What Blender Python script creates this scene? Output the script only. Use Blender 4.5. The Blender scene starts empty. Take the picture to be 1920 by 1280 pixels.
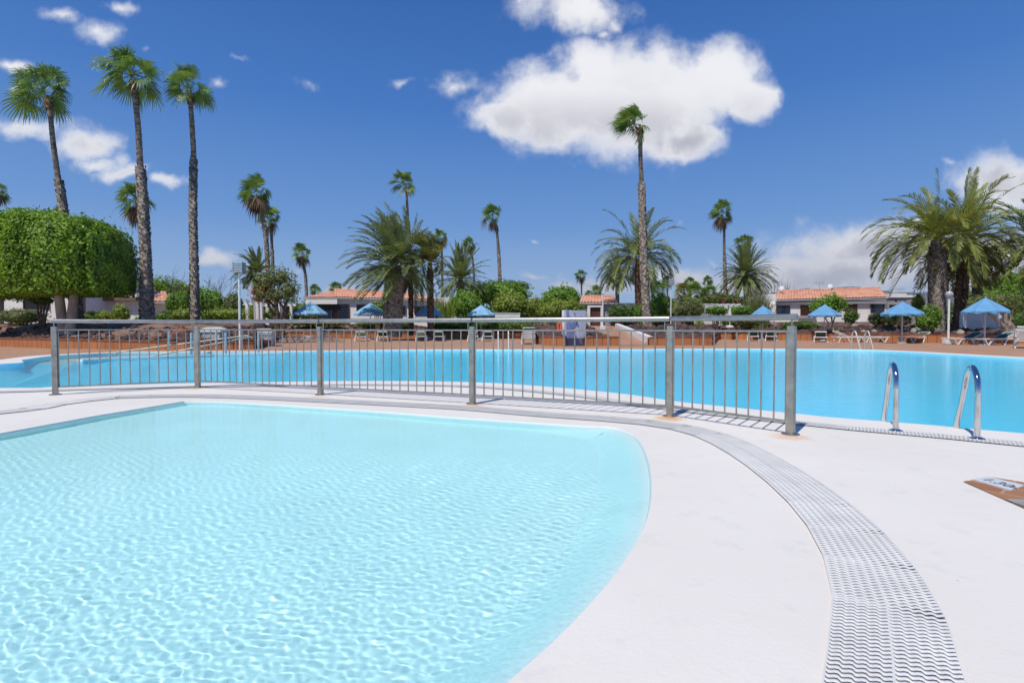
import bpy, math, random
import numpy as np
from mathutils import Vector, Matrix
from mathutils.geometry import delaunay_2d_cdt
R = math.radians
rnd = random.Random(7)
rng = np.random.default_rng(11)
scene = bpy.context.scene
COL = scene.collection
# ------------------------------------------------------------------ camera
CAM_H = 0.86; FPX = 1000.0; PITCH = math.atan(0.026)
cam = bpy.data.cameras.new("camera"); camo = bpy.data.objects.new("camera", cam); COL.objects.link(camo)
camo.location = (0, 0, CAM_H); camo.rotation_euler = (math.pi/2-PITCH, 0, 0)
cam.sensor_width = 36; cam.lens = 36*FPX/1920; cam.clip_start = 0.05; cam.clip_end = 20000
scene.camera = camo
HAZE = True
def ray(px, py):
    u = (px-960)/FPX; v = (640-py)/FPX; c = math.cos(PITCH); s = math.sin(PITCH)
    return Vector((u, c+v*s, -s+v*c))
def G(px, py, z=0.0):
    d = ray(px, py); t = (z-CAM_H)/d.z
    return Vector((d.x*t, d.y*t, z))
def P(px, py, Y):
    d = ray(px, py); t = Y/d.y
    return Vector((d.x*t, Y, CAM_H+d.z*t))
def wide(px):
    """a round body seen off the lens axis looks wider: true radius / apparent radius"""
    return 1/math.sqrt(1+((px-960)/FPX)**2)
# ------------------------------------------------------------------ light
SD = Vector((-0.39, -0.52, 1.05)).normalized()
SUN_EL = math.asin(SD.z); SUN_ROT = math.atan2(SD.x, SD.y)
SKY_STRENGTH = 0.10; SUN_STRENGTH = 3.7
sun = bpy.data.lights.new("sun", 'SUN'); sun.energy = SUN_STRENGTH; sun.angle = R(0.5); sun.color = (1.0, 0.945, 0.86)
suno = bpy.data.objects.new("sun", sun); COL.objects.link(suno)
suno.rotation_euler = SD.to_track_quat('Z', 'Y').to_euler()
sun.cycles.is_caustics_light = True
scene.view_settings.view_transform = 'Standard'; scene.view_settings.look = 'None'
scene.view_settings.exposure = 0.0; scene.view_settings.gamma = 1.0
try: scene.view_settings.use_curve_mapping = False
except Exception: pass
# world -------------------------------------------------------------
world = bpy.data.worlds.new("World"); scene.world = world; world.use_nodes = True
NT = world.node_tree; NT.nodes.clear()
class NB:
    """tiny node-tree builder"""
    def __init__(s, nt): s.nt = nt
    def node(s, t, **kw):
        n = s.nt.nodes.new(t)
        for k, v in kw.items():
            if k.startswith('i_'):
                n.inputs[k[2:].replace('_', ' ')].default_value = v
            else: setattr(n, k, v)
        return n
    def link(s, a, b): s.nt.links.new(a, b)
    def m(s, op, a, b=None, c=None, clamp=False):
        n = s.nt.nodes.new('ShaderNodeMath'); n.operation = op; n.use_clamp = clamp
        for i, x in enumerate((a, b, c)):
            if x is None: continue
            if isinstance(x, (int, float)): n.inputs[i].default_value = x
            else: s.link(x, n.inputs[i])
        return n.outputs[0]
    def mix(s, f, a, b, blend='MIX'):
        n = s.nt.nodes.new('ShaderNodeMix'); n.data_type = 'RGBA'; n.blend_type = blend
        for k, x in ((0, f), (6, a), (7, b)):
            if isinstance(x, (int, float)): n.inputs[k].default_value = x
            elif isinstance(x, tuple): n.inputs[k].default_value = (*x[:3], 1)
            else: s.link(x, n.inputs[k])
        return n.outputs[2]
    def step(s, x, lo, hi):
        n = s.nt.nodes.new('ShaderNodeMapRange'); n.interpolation_type = 'SMOOTHSTEP'
        s.link(x, n.inputs[0]); n.inputs[1].default_value = lo; n.inputs[2].default_value = hi
        return n.outputs[0]
    def noise(s, vec, scale, detail=3, rough=.5, dim='3D', out=0, dist=0.0):
        n = s.nt.nodes.new('ShaderNodeTexNoise'); n.noise_dimensions = dim
        if vec is not None: s.link(vec, n.inputs['Vector'])
        n.inputs['Scale'].default_value = scale; n.inputs['Detail'].default_value = detail
        n.inputs['Roughness'].default_value = rough; n.inputs['Distortion'].default_value = dist
        return n.outputs[out]
    def comb(s, x, y, z=0.0):
        n = s.nt.nodes.new('ShaderNodeCombineXYZ')
        for i, v in enumerate((x, y, z)):
            if isinstance(v, (int, float)): n.inputs[i].default_value = v
            else: s.link(v, n.inputs[i])
        return n.outputs[0]
def build_world():
    b = NB(NT)
    sky = b.node('ShaderNodeTexSky', sky_type='NISHITA', sun_disc=False, sun_elevation=SUN_EL, sun_rotation=SUN_ROT,
                 altitude=300.0, air_density=1.0, dust_density=0.6, ozone_density=3.0)
    tc = b.node('ShaderNodeTexCoord'); sp = b.node('ShaderNodeSeparateXYZ'); b.link(tc.outputs['Generated'], sp.inputs[0])
    x, y, z = sp.outputs
    yc = b.m('MAXIMUM', y, 0.05); u = b.m('DIVIDE', x, yc); v = b.m('DIVIDE', z, yc)
    uv0 = b.comb(u, v, 0.0)
    wn = b.node('ShaderNodeVectorMath', operation='SUBTRACT'); b.link(b.noise(uv0, 6.5, 4, .6, out=1), wn.inputs[0]); wn.inputs[1].default_value = (.5, .5, .5)
    ws = b.node('ShaderNodeVectorMath', operation='MULTIPLY_ADD'); b.link(wn.outputs[0], ws.inputs[0]); ws.inputs[1].default_value = (.16, .09, 0); b.link(uv0, ws.inputs[2])
    uv = uv0; sw = b.node('ShaderNodeSeparateXYZ'); b.link(ws.outputs[0], sw.inputs[0]); vv = v; u, v = sw.outputs[0], sw.outputs[1]
    # cx, cy, rx, ry, strength, grey   (one soft lobe of cloud each, as directions in the sky)
    blobs = [(1050,200,170,95,1.1),(1200,185,170,110,1.2),(1335,150,105,90,1.1),(1400,185,90,70,.95),(1275,262,95,48,1.0),
             (955,225,85,62,1.0),(1120,130,120,70,.95),(1080,20,125,58,1.0),(1135,62,34,22,.72),(990,15,50,35,.6),
             (858,150,52,32,.75),(1372,90,18,26,.6),(925,185,60,30,.6),
             (45,242,100,36,.82),(150,262,88,54,.95),(235,318,92,27,.84),(305,342,56,25,.84),(185,300,80,34,.84),
             (15,125,50,26,.85),(105,18,60,22,.62),(190,52,55,30,.72),(235,5,50,18,.7),(80,160,45,20,.4),
             (412,482,60,26,.95),(470,492,36,16,.7),(572,150,45,24,.5),(760,150,40,16,.45),(448,118,22,18,.45),(405,160,26,24,.5),(298,82,26,20,.42),
             (1650,478,200,52,1.25),(1560,520,210,44,1.25),(1720,435,110,44,1.0),(1850,500,190,80,1.25),(1895,345,105,66,1.15),(1500,545,260,26,1.2),(1900,305,70,22,.7),(1470,455,60,14,.5),
             (1002,516,36,9,.75),(1050,524,40,13,.9),(1120,535,180,26,.85),(1260,520,180,34,.9),(1400,525,140,36,1.0),(640,546,70,18,.8),(540,500,60,18,.5),
             (1008,463,16,9,.6),(745,370,20,22,.42),(1280,412,26,14,.4),(1330,488,34,12,.5),(870,560,120,14,.6),(1780,292,40,18,.4),(1160,35,40,30,.7)]
    M = None
    for cx, cy, rx, ry, st in blobs:
        if st <= .76: rx *= 1.55; ry *= 1.5; st *= .86
        elif cy > 100 and cy < 300 and cx > 900 and rx > 49: st += .34; rx *= .74; ry *= .74
        d = ray(cx, cy); cu = d.x/d.y; cv = d.z/d.y
        a = b.m('MULTIPLY_ADD', u, 1000/rx, -cu*1000/rx); c = b.m('MULTIPLY_ADD', v, 1000/ry, -cv*1000/ry)
        q = b.m('MULTIPLY_ADD', a, a, b.m('MULTIPLY', c, c))
        q = b.m('MULTIPLY_ADD', b.m('POWER', q, .5), -.9, st)
        M = q if M is None else b.m('MAXIMUM', M, q)
    n1 = b.noise(uv, 8.0, 10, .62, dist=.35); n2 = b.noise(uv, 24.0, 8, .7)
    n = b.m('MULTIPLY_ADD', n1, 1.3, b.m('MULTIPLY', n2, .60))
    M2 = b.m('ADD', M, b.m('SUBTRACT', n, 1.02))
    ahead = b.step(y, .05, .12)
    dens = b.m('MULTIPLY', b.m('MULTIPLY', b.m('POWER', b.step(M2, -.02, .66), 1.1), b.m('MULTIPLY_ADD', b.step(M, .1, .9), .35, .65)), ahead)
    thick = b.step(M2, .35, 1.15)
    # grey belly: low part of a lobe, where the cloud is thick
    n3 = b.noise(uv, 5.0, 5, .55)
    belly = b.m('MULTIPLY', b.step(vv, .46, .34), b.step(n3, .15, .5))
    grey = b.m('MULTIPLY', thick, b.m('MAXIMUM', belly, b.m('MULTIPLY', b.step(n3, .45, .75), .35)))
    low = b.step(vv, .26, .03)
    g = b.m('MULTIPLY', b.m('MAXIMUM', grey, b.m('MULTIPLY', low, .75)), 1.0, clamp=True)
    ccol = b.mix(g, (9.0, 9.0, 9.3), (5.0, 5.0, 5.7))
    hs = b.node('ShaderNodeHueSaturation'); hs.inputs['Saturation'].default_value = 1.22; hs.inputs['Value'].default_value = 0.92; hs.inputs['Hue'].default_value=0.506
    b.link(sky.outputs[0], hs.inputs['Color'])
    cr = b.node('ShaderNodeValToRGB'); b.link(b.m('MULTIPLY', b.m('ARCSINE', b.m('MAXIMUM', z, 0.0)), 2/math.pi), cr.inputs[0])
    el = cr.color_ramp.elements; stops = [(0, (.42, .56, .76)), (.04, (.33, .49, .76)), (.12, (.145, .315, .68)), (.24, (.055, .19, .56)), (.37, (.026, .12, .42)), (.6, (.02, .095, .34)), (1, (.018, .08, .30))]
    while len(el) < len(stops): el.new(.5)
    for e, (p_, c_) in zip(el, stops): e.position = p_; e.color = (*c_, 1)
    k10 = b.node('ShaderNodeVectorMath', operation='SCALE'); b.link(cr.outputs[0], k10.inputs[0]); k10.inputs['Scale'].default_value = 1/SKY_STRENGTH
    skyc = b.mix(.88, hs.outputs[0], k10.outputs[0])
    col = b.mix(dens, skyc, ccol)
    bg = b.node('ShaderNodeBackground'); bg.inputs[1].default_value = SKY_STRENGTH; b.link(col, bg.inputs[0])
    out = b.node('ShaderNodeOutputWorld'); b.link(bg.outputs[0], out.inputs[0])
build_world()
# ------------------------------------------------------------------ materials
def new_mat(name):
    m = bpy.data.materials.new(name); m.use_nodes = True; nt = m.node_tree
    return m, NB(nt), nt.nodes['Principled BSDF']
def mat(name, c, rough=.7, metal=0.0, var=.12, scale=6.0, bump=0.0, bscale=None, c2=None, spec=None, detail=4):
    m, b, p = new_mat(name)
    p.inputs['Roughness'].default_value = rough; p.inputs['Metallic'].default_value = metal
    if spec is not None: p.inputs['Specular IOR Level'].default_value = spec
    tc = b.node('ShaderNodeTexCoord')
    n = b.noise(tc.outputs['Object'], scale, detail, .6)
    if c2 is None:
        c2 = tuple(max(0, x*(1-2*var)) for x in c); c = tuple(min(1, x*(1+.5*var)) for x in c)
    col = b.mix(b.step(n, .3, .7), c2, c)
    b.link(col, p.inputs['Base Color'])
    if bump:
        bn = b.node('ShaderNodeBump'); bn.inputs['Strength'].default_value = bump; bn.inputs['Distance'].default_value = .02
        b.link(b.noise(tc.outputs['Object'], bscale or scale*4, 4, .6), bn.inputs['Height']); b.link(bn.outputs[0], p.inputs['Normal'])
    return m
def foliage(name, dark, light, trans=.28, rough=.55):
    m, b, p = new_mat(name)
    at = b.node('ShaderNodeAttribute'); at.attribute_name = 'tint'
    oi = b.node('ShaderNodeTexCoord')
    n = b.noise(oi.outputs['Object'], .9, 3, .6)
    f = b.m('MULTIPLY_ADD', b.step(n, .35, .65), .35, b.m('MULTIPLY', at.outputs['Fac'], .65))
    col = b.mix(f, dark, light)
    b.link(col, p.inputs['Base Color']); p.inputs['Roughness'].default_value = rough; p.inputs['Specular IOR Level'].default_value = .35
    t = b.node('ShaderNodeBsdfTranslucent'); b.link(b.mix(.5, col, (light[0]*1.3, light[1]*1.4, light[2]*.5)), t.inputs[0])
    mx = b.node('ShaderNodeMixShader'); mx.inputs[0].default_value = trans
    b.link(p.outputs[0], mx.inputs[1]); b.link(t.outputs[0], mx.inputs[2])
    b.link(mx.outputs[0], b.nt.nodes['Material Output'].inputs[0])
    return m
# ------------------------------------------------------------------ mesh helpers
def link(o, parent=None):
    COL.objects.link(o)
    if parent is not None: o.parent = parent
    return o
def tag(o, label=None, cat=None, group=None, kind=None):
    if label: o['label'] = label
    if cat: o['category'] = cat
    if group: o['group'] = group
    if kind: o['kind'] = kind
    return o
def thing(name, label, cat, loc=(0, 0, 0), rz=0.0, group=None):
    o = bpy.data.objects.new(name, None); COL.objects.link(o); o.empty_display_size = .2
    o.location = loc; o.rotation_euler = (0, 0, rz)
    return tag(o, label, cat, group)
def mesh_np(name, V, F, material, parent=None, tint=None, smooth=False, origin=None):
    """V (n,3) world coordinates, F (m,k) one polygon size; origin: world position of the parent empty to subtract"""
    V = np.asarray(V, dtype=np.float32).reshape(-1, 3)
    if origin is not None: V = V-np.array(origin, dtype=np.float32)
    F = np.asarray(F, dtype=np.int32); me = bpy.data.meshes.new(name)
    me.vertices.add(len(V)); me.vertices.foreach_set('co', V.ravel())
    k = F.shape[1]; me.loops.add(F.size); me.polygons.add(len(F))
    me.loops.foreach_set('vertex_index', F.ravel())
    me.polygons.foreach_set('loop_start', np.arange(0, F.size, k, dtype=np.int32))
    me.update(calc_edges=True); me.validate()
    if smooth: me.polygons.foreach_set('use_smooth', np.ones(len(F), dtype=bool))
    if tint is not None:
        a = me.attributes.new('tint', 'FLOAT', 'POINT'); a.data.foreach_set('value', np.asarray(tint, dtype=np.float32))
    me.materials.append(material)
    return link(bpy.data.objects.new(name, me), parent)
class MB:
    def __init__(s): s.v = []; s.f = []
    def quad(s, a, b, c, d):
        i = len(s.v); s.v += [tuple(a), tuple(b), tuple(c), tuple(d)]; s.f.append((i, i+1, i+2, i+3)); return s
    def poly(s, pts):
        i = len(s.v); s.v += [tuple(p) for p in pts]; s.f.append(tuple(range(i, i+len(pts)))); return s
    def box(s, x0, x1, y0, y1, z0, z1, M=None):
        c = [Vector((x, y, z)) for z in (z0, z1) for y in (y0, y1) for x in (x0, x1)]
        if M is not None: c = [M @ p for p in c]
        i = len(s.v); s.v += [tuple(p) for p in c]
        for q in ((0, 2, 3, 1), (4, 5, 7, 6), (0, 1, 5, 4), (2, 6, 7, 3), (0, 4, 6, 2), (1, 3, 7, 5)): s.f.append(tuple(i+k for k in q))
        return s
    def bar(s, a, b, w, h=None, up=Vector((0, 0, 1))):
        """rectangular bar from a to b"""
        a = Vector(a); b = Vector(b); h = h or w; d = b-a; L = d.length; d.normalize()
        if abs(d.dot(up)) > .98: up = Vector((0, 1, 0))
        sx = d.cross(up).normalized(); sz = sx.cross(d)
        M = Matrix((sx, d, sz)).transposed().to_4x4(); M.translation = a
        return s.box(-w/2, w/2, 0, L, -h/2, h/2, M)
    def tube(s, pts, r, n=10, cap=True):
        pts = [Vector(p) for p in pts]; rs = r if isinstance(r, (list, tuple)) else [r]*len(pts)
        base = len(s.v); prev = None
        for k, p in enumerate(pts):
            t = (pts[min(k+1, len(pts)-1)]-pts[max(k-1, 0)]).normalized()
            if prev is None:
                prev = t.orthogonal().normalized()
            e1 = (prev-t*prev.dot(t)).normalized(); prev = e1; e2 = t.cross(e1)
            for j in range(n):
                a = 2*math.pi*j/n; s.v.append(tuple(p+(e1*math.cos(a)+e2*math.sin(a))*rs[k]))
        for k in range(len(pts)-1):
            for j in range(n):
                s.f.append((base+k*n+j, base+k*n+(j+1) % n, base+(k+1)*n+(j+1) % n, base+(k+1)*n+j))
        if cap:
            s.f.append(tuple(base+j for j in reversed(range(n)))); q = base+(len(pts)-1)*n; s.f.append(tuple(q+j for j in range(n)))
        return s
    def lathe(s, prof, c=(0, 0, 0), n=20):
        base = len(s.v); c = Vector(c)
        for r, z in prof:
            for j in range(n):
                a = 2*math.pi*j/n; s.v.append((c.x+r*math.cos(a), c.y+r*math.sin(a), c.z+z))
        for k in range(len(prof)-1):
            for j in range(n): s.f.append((base+k*n+j, base+k*n+(j+1) % n, base+(k+1)*n+(j+1) % n, base+(k+1)*n+j))
        if prof[0][0] > 0.001: s.f.append(tuple(base+j for j in reversed(range(n))))
        if prof[-1][0] > 0.001: s.f.append(tuple(base+(len(prof)-1)*n+j for j in range(n)))
        return s
    def build(s, name, material, parent=None, smooth=False, bevel=0.0, origin=None):
        v = s.v
        if origin is not None: v = [(a-origin[0], b-origin[1], c-origin[2]) for a, b, c in v]
        me = bpy.data.meshes.new(name); me.from_pydata(v, [], s.f); me.validate(); me.update()
        if smooth:
            me.polygons.foreach_set('use_smooth', [True]*len(me.polygons))
            me.set_sharp_from_angle(angle=R(40))
        me.materials.append(material)
        o = link(bpy.data.objects.new(name, me), parent)
        if bevel:
            m = o.modifiers.new('bevel', 'BEVEL'); m.width = bevel; m.segments = 2; m.limit_method = 'ANGLE'
        return o
def copy_tree(o, parent=None, **kw):
    c = o.copy(); COL.objects.link(c)
    if parent is not None: c.parent = parent
    for ch in [x for x in CHILD.get(o.name, [])]:
        d = copy_tree(ch, c)
    return c
CHILD = {}
def index_children():
    CHILD.clear()
    for o in COL.objects:
        if o.parent: CHILD.setdefault(o.parent.name, []).append(o)
def sheet(name, outer, holes, z, material, parent=None):
    """flat polygon with holes as one triangulated sheet"""
    pts = []; edges = []
    for loop in [outer]+holes:
        i = len(pts); n = len(loop)
        pts += [Vector((p[0], p[1])) for p in loop]; edges += [(i+k, i+(k+1) % n) for k in range(n)]
    vs, es, fs, *_ = delaunay_2d_cdt(pts, edges, [], 0, 1e-5)
    def inside(p, loop):
        r = False; n = len(loop)
        for k in range(n):
            a = loop[k]; b = loop[(k+1) % n]
            if (a[1] > p.y) != (b[1] > p.y) and p.x < (b[0]-a[0])*(p.y-a[1])/(b[1]-a[1])+a[0]: r = not r
        return r
    out = []
    for f in fs:
        c = sum((vs[i] for i in f), Vector((0, 0)))/len(f)
        if inside(c, outer) and not any(inside(c, h) for h in holes):
            a, b_, c_ = (vs[i] for i in f[:3])
            if (b_-a).cross(c_-a) < 0: f = f[::-1]
            out.append(tuple(f))
    zf = z if callable(z) else (lambda x, y: z)
    me = bpy.data.meshes.new(name); me.from_pydata([(v.x, v.y, zf(v.x, v.y)) for v in vs], [], out); me.update(); me.materials.append(material)
    return link(bpy.data.objects.new(name, me), parent)
def smooth_line(pts, n=8, closed=False):
    """Catmull-Rom"""
    P_ = [Vector(p) for p in pts]; N = len(P_); out = []
    rngk = range(N if closed else N-1)
    for k in rngk:
        p0 = P_[(k-1) % N] if closed or k > 0 else P_[0]*2-P_[1]; p1 = P_[k]; p2 = P_[(k+1) % N]
        p3 = P_[(k+2) % N] if closed or k+2 < N else P_[-1]*2-P_[-2]
        for j in range(n):
            t = j/n
            out.append(.5*((2*p1)+(p2-p0)*t+(2*p0-5*p1+4*p2-p3)*t*t+(3*p1-3*p2+p3-p0)*t**3))
    if not closed: out.append(P_[-1])
    return out
def resample(pts, step):
    pts = [Vector(p) for p in pts]; out = [pts[0].copy()]; acc = 0.0; nxt = step
    for a, b in zip(pts, pts[1:]):
        L = (b-a).length
        while L > 0 and acc+L >= nxt:
            out.append(a.lerp(b, (nxt-acc)/L)); nxt += step
        acc += L
    return out
def offset(pts, d, closed=False):
    out = []; N = len(pts)
    for k, p in enumerate(pts):
        a = pts[(k-1) % N] if closed or k else pts[0]; b = pts[(k+1) % N] if closed or k < N-1 else pts[-1]
        t = Vector((b[0]-a[0], b[1]-a[1])).normalized(); out.append(Vector((p[0]-t.y*d, p[1]+t.x*d)))
    return out
def V2(p): return Vector((p[0], p[1]))
# ------------------------------------------------------------------ pool outlines
near_px = [(0,727),(96,725),(230,721),(371,718),(540,715.5),(700,714),(880,716),(1000,722.5),(1160,737),(1267,752),(1351,761),(1493,775),(1560,782),(1740,796),(1920,812)]
NEAR = [V2(G(*p)) for p in near_px]
NEAR = [Vector((-24.5, 9.0)), Vector((-19, 7.9)), Vector((-12.5, 7.7))]+NEAR+[Vector((7.2, 2.2)), Vector((11.0, -0.6))]
far_px = [(1920,671),(1762,662.6),(1680,658),(1609,655.4),(1540,655),(1400,654.3),(1271,654.6),(1160,655.6),(957,655.6),(780,656),(640,657.5),(560,658.6),(476,659),(400,659.3),(300,660),(210,661.5),(109,666),(44,674),(0,682)]
FAR = [V2(G(*p)) for p in far_px]
FAR = [Vector((14.5, -3.0)), Vector((16.0, 2.0)), Vector((15.9, 8.0))]+FAR+[Vector((-16.5, 11.2)), Vector((-22.0, 10.6))]
NEAR_S = [V2(p) for p in smooth_line([p.to_3d() for p in NEAR], 5)]
FAR_S = [V2(p) for p in smooth_line([p.to_3d() for p in FAR], 5)]
MAIN = NEAR_S+FAR_S
kid_px = [(345,752),(420,753),(500,757),(700,770),(900,785),(1080,797),(1150,801)]
KID_BACK = [V2(G(*p)) for p in kid_px]
KID_RIGHT = [V2(G(*p)) for p in [(1192,818),(1212,850),(1222,900),(1214,970),(1165,1060),(1070,1170),(950,1280)]]+[Vector((-.22, .98)), Vector((-.62, .5)), Vector((-1.3, -.05)), Vector((-2.4, -.6))]
KID_LEFT = [Vector((-5.0, -1.0)), Vector((-4.75, 1.2)), V2(G(0, 812)), V2(G(180, 779))]
kb = KID_BACK+KID_RIGHT
KID = [V2(p) for p in smooth_line([p.to_3d() for p in kb], 6)]+KID_LEFT
# ------------------------------------------------------------------ ground materials
RUST = [G(886, 760), G(1256, 783), G(1482, 817), G(601, 743), G(371, 729)]
def deck_material():
    m, b, p = new_mat('white_deck_paint')
    ge = b.node('ShaderNodeNewGeometry'); pos = ge.outputs['Position']
    n = b.noise(pos, .9, 4, .55); n2 = b.noise(pos, 6, 5, .6); n3 = b.noise(pos, 60, 3, .6)
    col = b.mix(b.step(n, .3, .75), (.76, .725, .665), (.81, .775, .715))
    col = b.mix(b.m('MULTIPLY', b.step(n2, .54, .75), .32), col, (.56, .555, .54))
    n4 = b.noise(pos, .45, 6, .7); col = b.mix(b.m('MULTIPLY', b.step(n4, .52, .70), .20), col, (.60, .595, .60))
    # scattered dark specks and scuffs
    v = b.node('ShaderNodeTexVoronoi'); v.inputs['Scale'].default_value = 5.5; b.link(pos, v.inputs['Vector'])
    col = b.mix(b.m('MULTIPLY', b.step(v.outputs['Distance'], .035, .018), .5), col, (.35, .33, .31))
    # rust round the fence feet
    wob = b.m('MULTIPLY', b.m('SUBTRACT', b.noise(pos, 11, 4, .6), .5), .22)
    tot = None
    for i, q in enumerate(RUST):
        s = b.node('ShaderNodeVectorMath', operation='DISTANCE'); b.link(pos, s.inputs[0]); s.inputs[1].default_value = (q.x-.02, q.y-.03, 0)
        f = b.m('MULTIPLY', b.step(b.m('ADD', s.outputs['Value'], wob), .19, .05), (.8, .85, .5, .35, .35)[i])
        tot = f if tot is None else b.m('MAXIMUM', tot, f)
    col = b.mix(tot, col, (.72, .36, .12))
    b.link(col, p.inputs['Base Color']); p.inputs['Roughness'].default_value = .72; p.inputs['Specular IOR Level'].default_value = .25
    bn = b.node('ShaderNodeBump'); bn.inputs['Strength'].default_value = .12; bn.inputs['Distance'].default_value = .012
    b.link(b.m('ADD', n3, b.m('MULTIPLY', n2, 1.4)), bn.inputs['Height']); b.link(bn.outputs[0], p.inputs['Normal'])
    return m
M_DECK = deck_material()
def tile_material(name, c1, c2, mortar, sx, sy, off=.5, ms=.012, rot=0.0, vertical=False):
    m, b, p = new_mat(name)
    if vertical:
        tc = b.node('ShaderNodeUVMap'); vec = tc.outputs[0]
    else:
        tc = b.node('ShaderNodeNewGeometry'); mp = b.node('ShaderNodeMapping'); mp.inputs['Rotation'].default_value = (0, 0, rot)
        b.link(tc.outputs['Position'], mp.inputs[0]); vec = mp.outputs[0]
    br = b.node('ShaderNodeTexBrick'); b.link(vec, br.inputs['Vector'])
    br.offset = off; br.inputs['Scale'].default_value = 1.0; br.inputs['Brick Width'].default_value = sx; br.inputs['Row Height'].default_value = sy
    br.inputs['Mortar Size'].default_value = ms; br.inputs['Color1'].default_value = (*c1, 1); br.inputs['Color2'].default_value = (*c2, 1); br.inputs['Mortar'].default_value = (*mortar, 1)
    br.inputs['Bias'].default_value = 0.0
    ge = b.node('ShaderNodeNewGeometry')
    n = b.noise(ge.outputs['Position'], .8, 5, .65)
    col = b.mix(b.m('MULTIPLY', b.step(n, .35, .7), .45), br.outputs[0], tuple(x*.66 for x in c2))
    b.link(col, p.inputs['Base Color']); p.inputs['Roughness'].default_value = .75; p.inputs['Specular IOR Level'].default_value = .25
    return m
M_TERR = tile_material('terracotta_paving', (.50, .29, .185), (.44, .245, .15), (.46, .33, .24), .30, .15, ms=.006)
M_PATCH = tile_material('brown_tile', (.40, .20, .10), (.34, .16, .08), (.50, .33, .22), .60, .16, ms=.006, rot=R(52))
M_WALLT = tile_material('terracotta_wall_tile', (.50, .21, .085), (.43, .175, .07), (.14, .06, .035), .42, .6, off=0, ms=.016, vertical=True)
M_CAP = mat('wall_cap_tile', (.33, .115, .055), .6, var=.2, scale=3)
# ------------------------------------------------------------------ terrain
wall_left = [G(-260, 655), G(0, 649.6), G(96, 653.2), G(219, 655), G(350, 656.5), G(476, 654.5)]
wall_left[0] = Vector((-34, 27, 0))
wL_end = wall_left[-1]
yW = 41.5
wall_centre = [Vector((wL_end.x, wL_end.y, 0)), P(498, 634, 27)*1, P(520, 634, yW), P(760, 634, yW), P(995, 634, yW)]
for q in wall_centre: q.z = 0
wall_bay = [wall_centre[-1].copy(), P(1003, 640, 31), G(1007, 644.5), G(1018, 647.3), G(1036, 648.4), G(1060, 648.6)]
wall_mid = [G(1097, 648.6), G(1160, 648.2)]
wall_wedge = [G(1217, 647.6), G(1335, 647.2), P(1345, 636, 37.5), P(1350, 634, 39.5)]
wall_right = [P(1350, 634, 39.5), P(1440, 634, 37.5), P(1530, 634, 35), P(1700, 634, 30.5), P(1911, 634, 28), Vector((40, 24, 0))]
for L_ in (wall_bay, wall_wedge, wall_right):
    for q in L_: q.z = 0
front = wall_left+wall_centre[1:]+wall_bay[1:]+wall_mid+wall_wedge+wall_right[1:]
fu = np.array([p.x/p.y for p in front]); fy = np.array([p.y for p in front])
def wall_y(u):
    return float(np.interp(u, fu, fy))
fus = np.linspace(-1.5, 1.5, 601); fys = np.interp(fus, fu, fy)
kern = np.ones(21)/21; fys_s = np.convolve(np.pad(fys, 10, mode='edge'), kern, 'valid')
def ss(t): t = min(1, max(0, t)); return t*t*(3-2*t)
def T(x, y):
    u = x/y; w = wall_y(u); d = y-w
    hi = 1.05-.15*ss((u+.45)/.3)
    rise = 6.5 if u > 0 else 4.5
    base = .36+(hi-.36)*ss((d-.1)/rise)
    t = (y-25)/8
    if -.1 < t < 1.05 and abs(u-(.229-.066*t)) < .036: return min(base, .94*max(0, t)-.06)
    return base+.05*math.sin(x*1.3+y*.7)*ss(d/3)+.03*math.sin(x*3.1-y*2.3)*ss(d/2)
M_SOIL = mat('reddish_soil', (.30, .17, .11), .95, var=.3, scale=1.2, bump=.8, bscale=9, c2=(.11, .065, .05))
def build_terrain():
    ds = np.concatenate([np.linspace(0, 12, 36), np.array([14, 17, 22, 30, 45, 80, 160, 400, 1000, 3000, 9000])])
    us = np.unique(np.concatenate([np.linspace(-1.45, 1.45, 460), fu[1:-1]]))
    V = []; nx = len(us)
    for d in ds:
        for u in us:
            y = wall_y(u)+.05+d
            V.append((u*y, y, T(u*y, y)))
    F = [(k*nx+i, k*nx+i+1, (k+1)*nx+i+1, (k+1)*nx+i) for k in range(len(ds)-1) for i in range(nx-1)]
    o = mesh_np('garden_ground', V, F, M_SOIL, smooth=True); tag(o, kind='structure')
build_terrain()
# terrace and deck
big = [(-60, -8), (60, -8), (60, 60), (-60, 60)]
# brown terrace reaches under the garden soil, which stands above it
o = sheet('terrace_paving', big, [MAIN, KID], -0.004, M_TERR); tag(o, kind='structure')
far_off = offset(FAR_S, -.55)   # outward
far_side = [p for p in far_off]
deck_outer = [Vector((-40, -7)), Vector((18.5, -7))]+[Vector((17.5, -3))]+far_side[6:-3]+[Vector((-25.4, 11.0)), Vector((-40, 10.2))]
o = sheet('pool_deck', deck_outer, [MAIN, KID], 0.0, M_DECK); tag(o, kind='structure')
# brown tile corner by the depth plate
patch = [G(1806, 902, .004), G(1858, 893.5, .004), G(1920, 903.5, .004), G(2140, 940, .004), G(2400, 1180, .004), G(1920, 952, .004)]
o = sheet('brown_paving', [V2(p) for p in patch], [], .004, M_PATCH); tag(o, kind='structure')
M_GREYP = mat('grey_paving', (.34, .34, .33), .8, var=.15, scale=14)
o = sheet('grey_paving', [V2(G(1884, 937.5)), V2(G(1925, 938.5)), V2(G(2080, 975)), V2(G(1922, 952.5))], [], .008, M_GREYP); tag(o, kind='structure')
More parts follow.
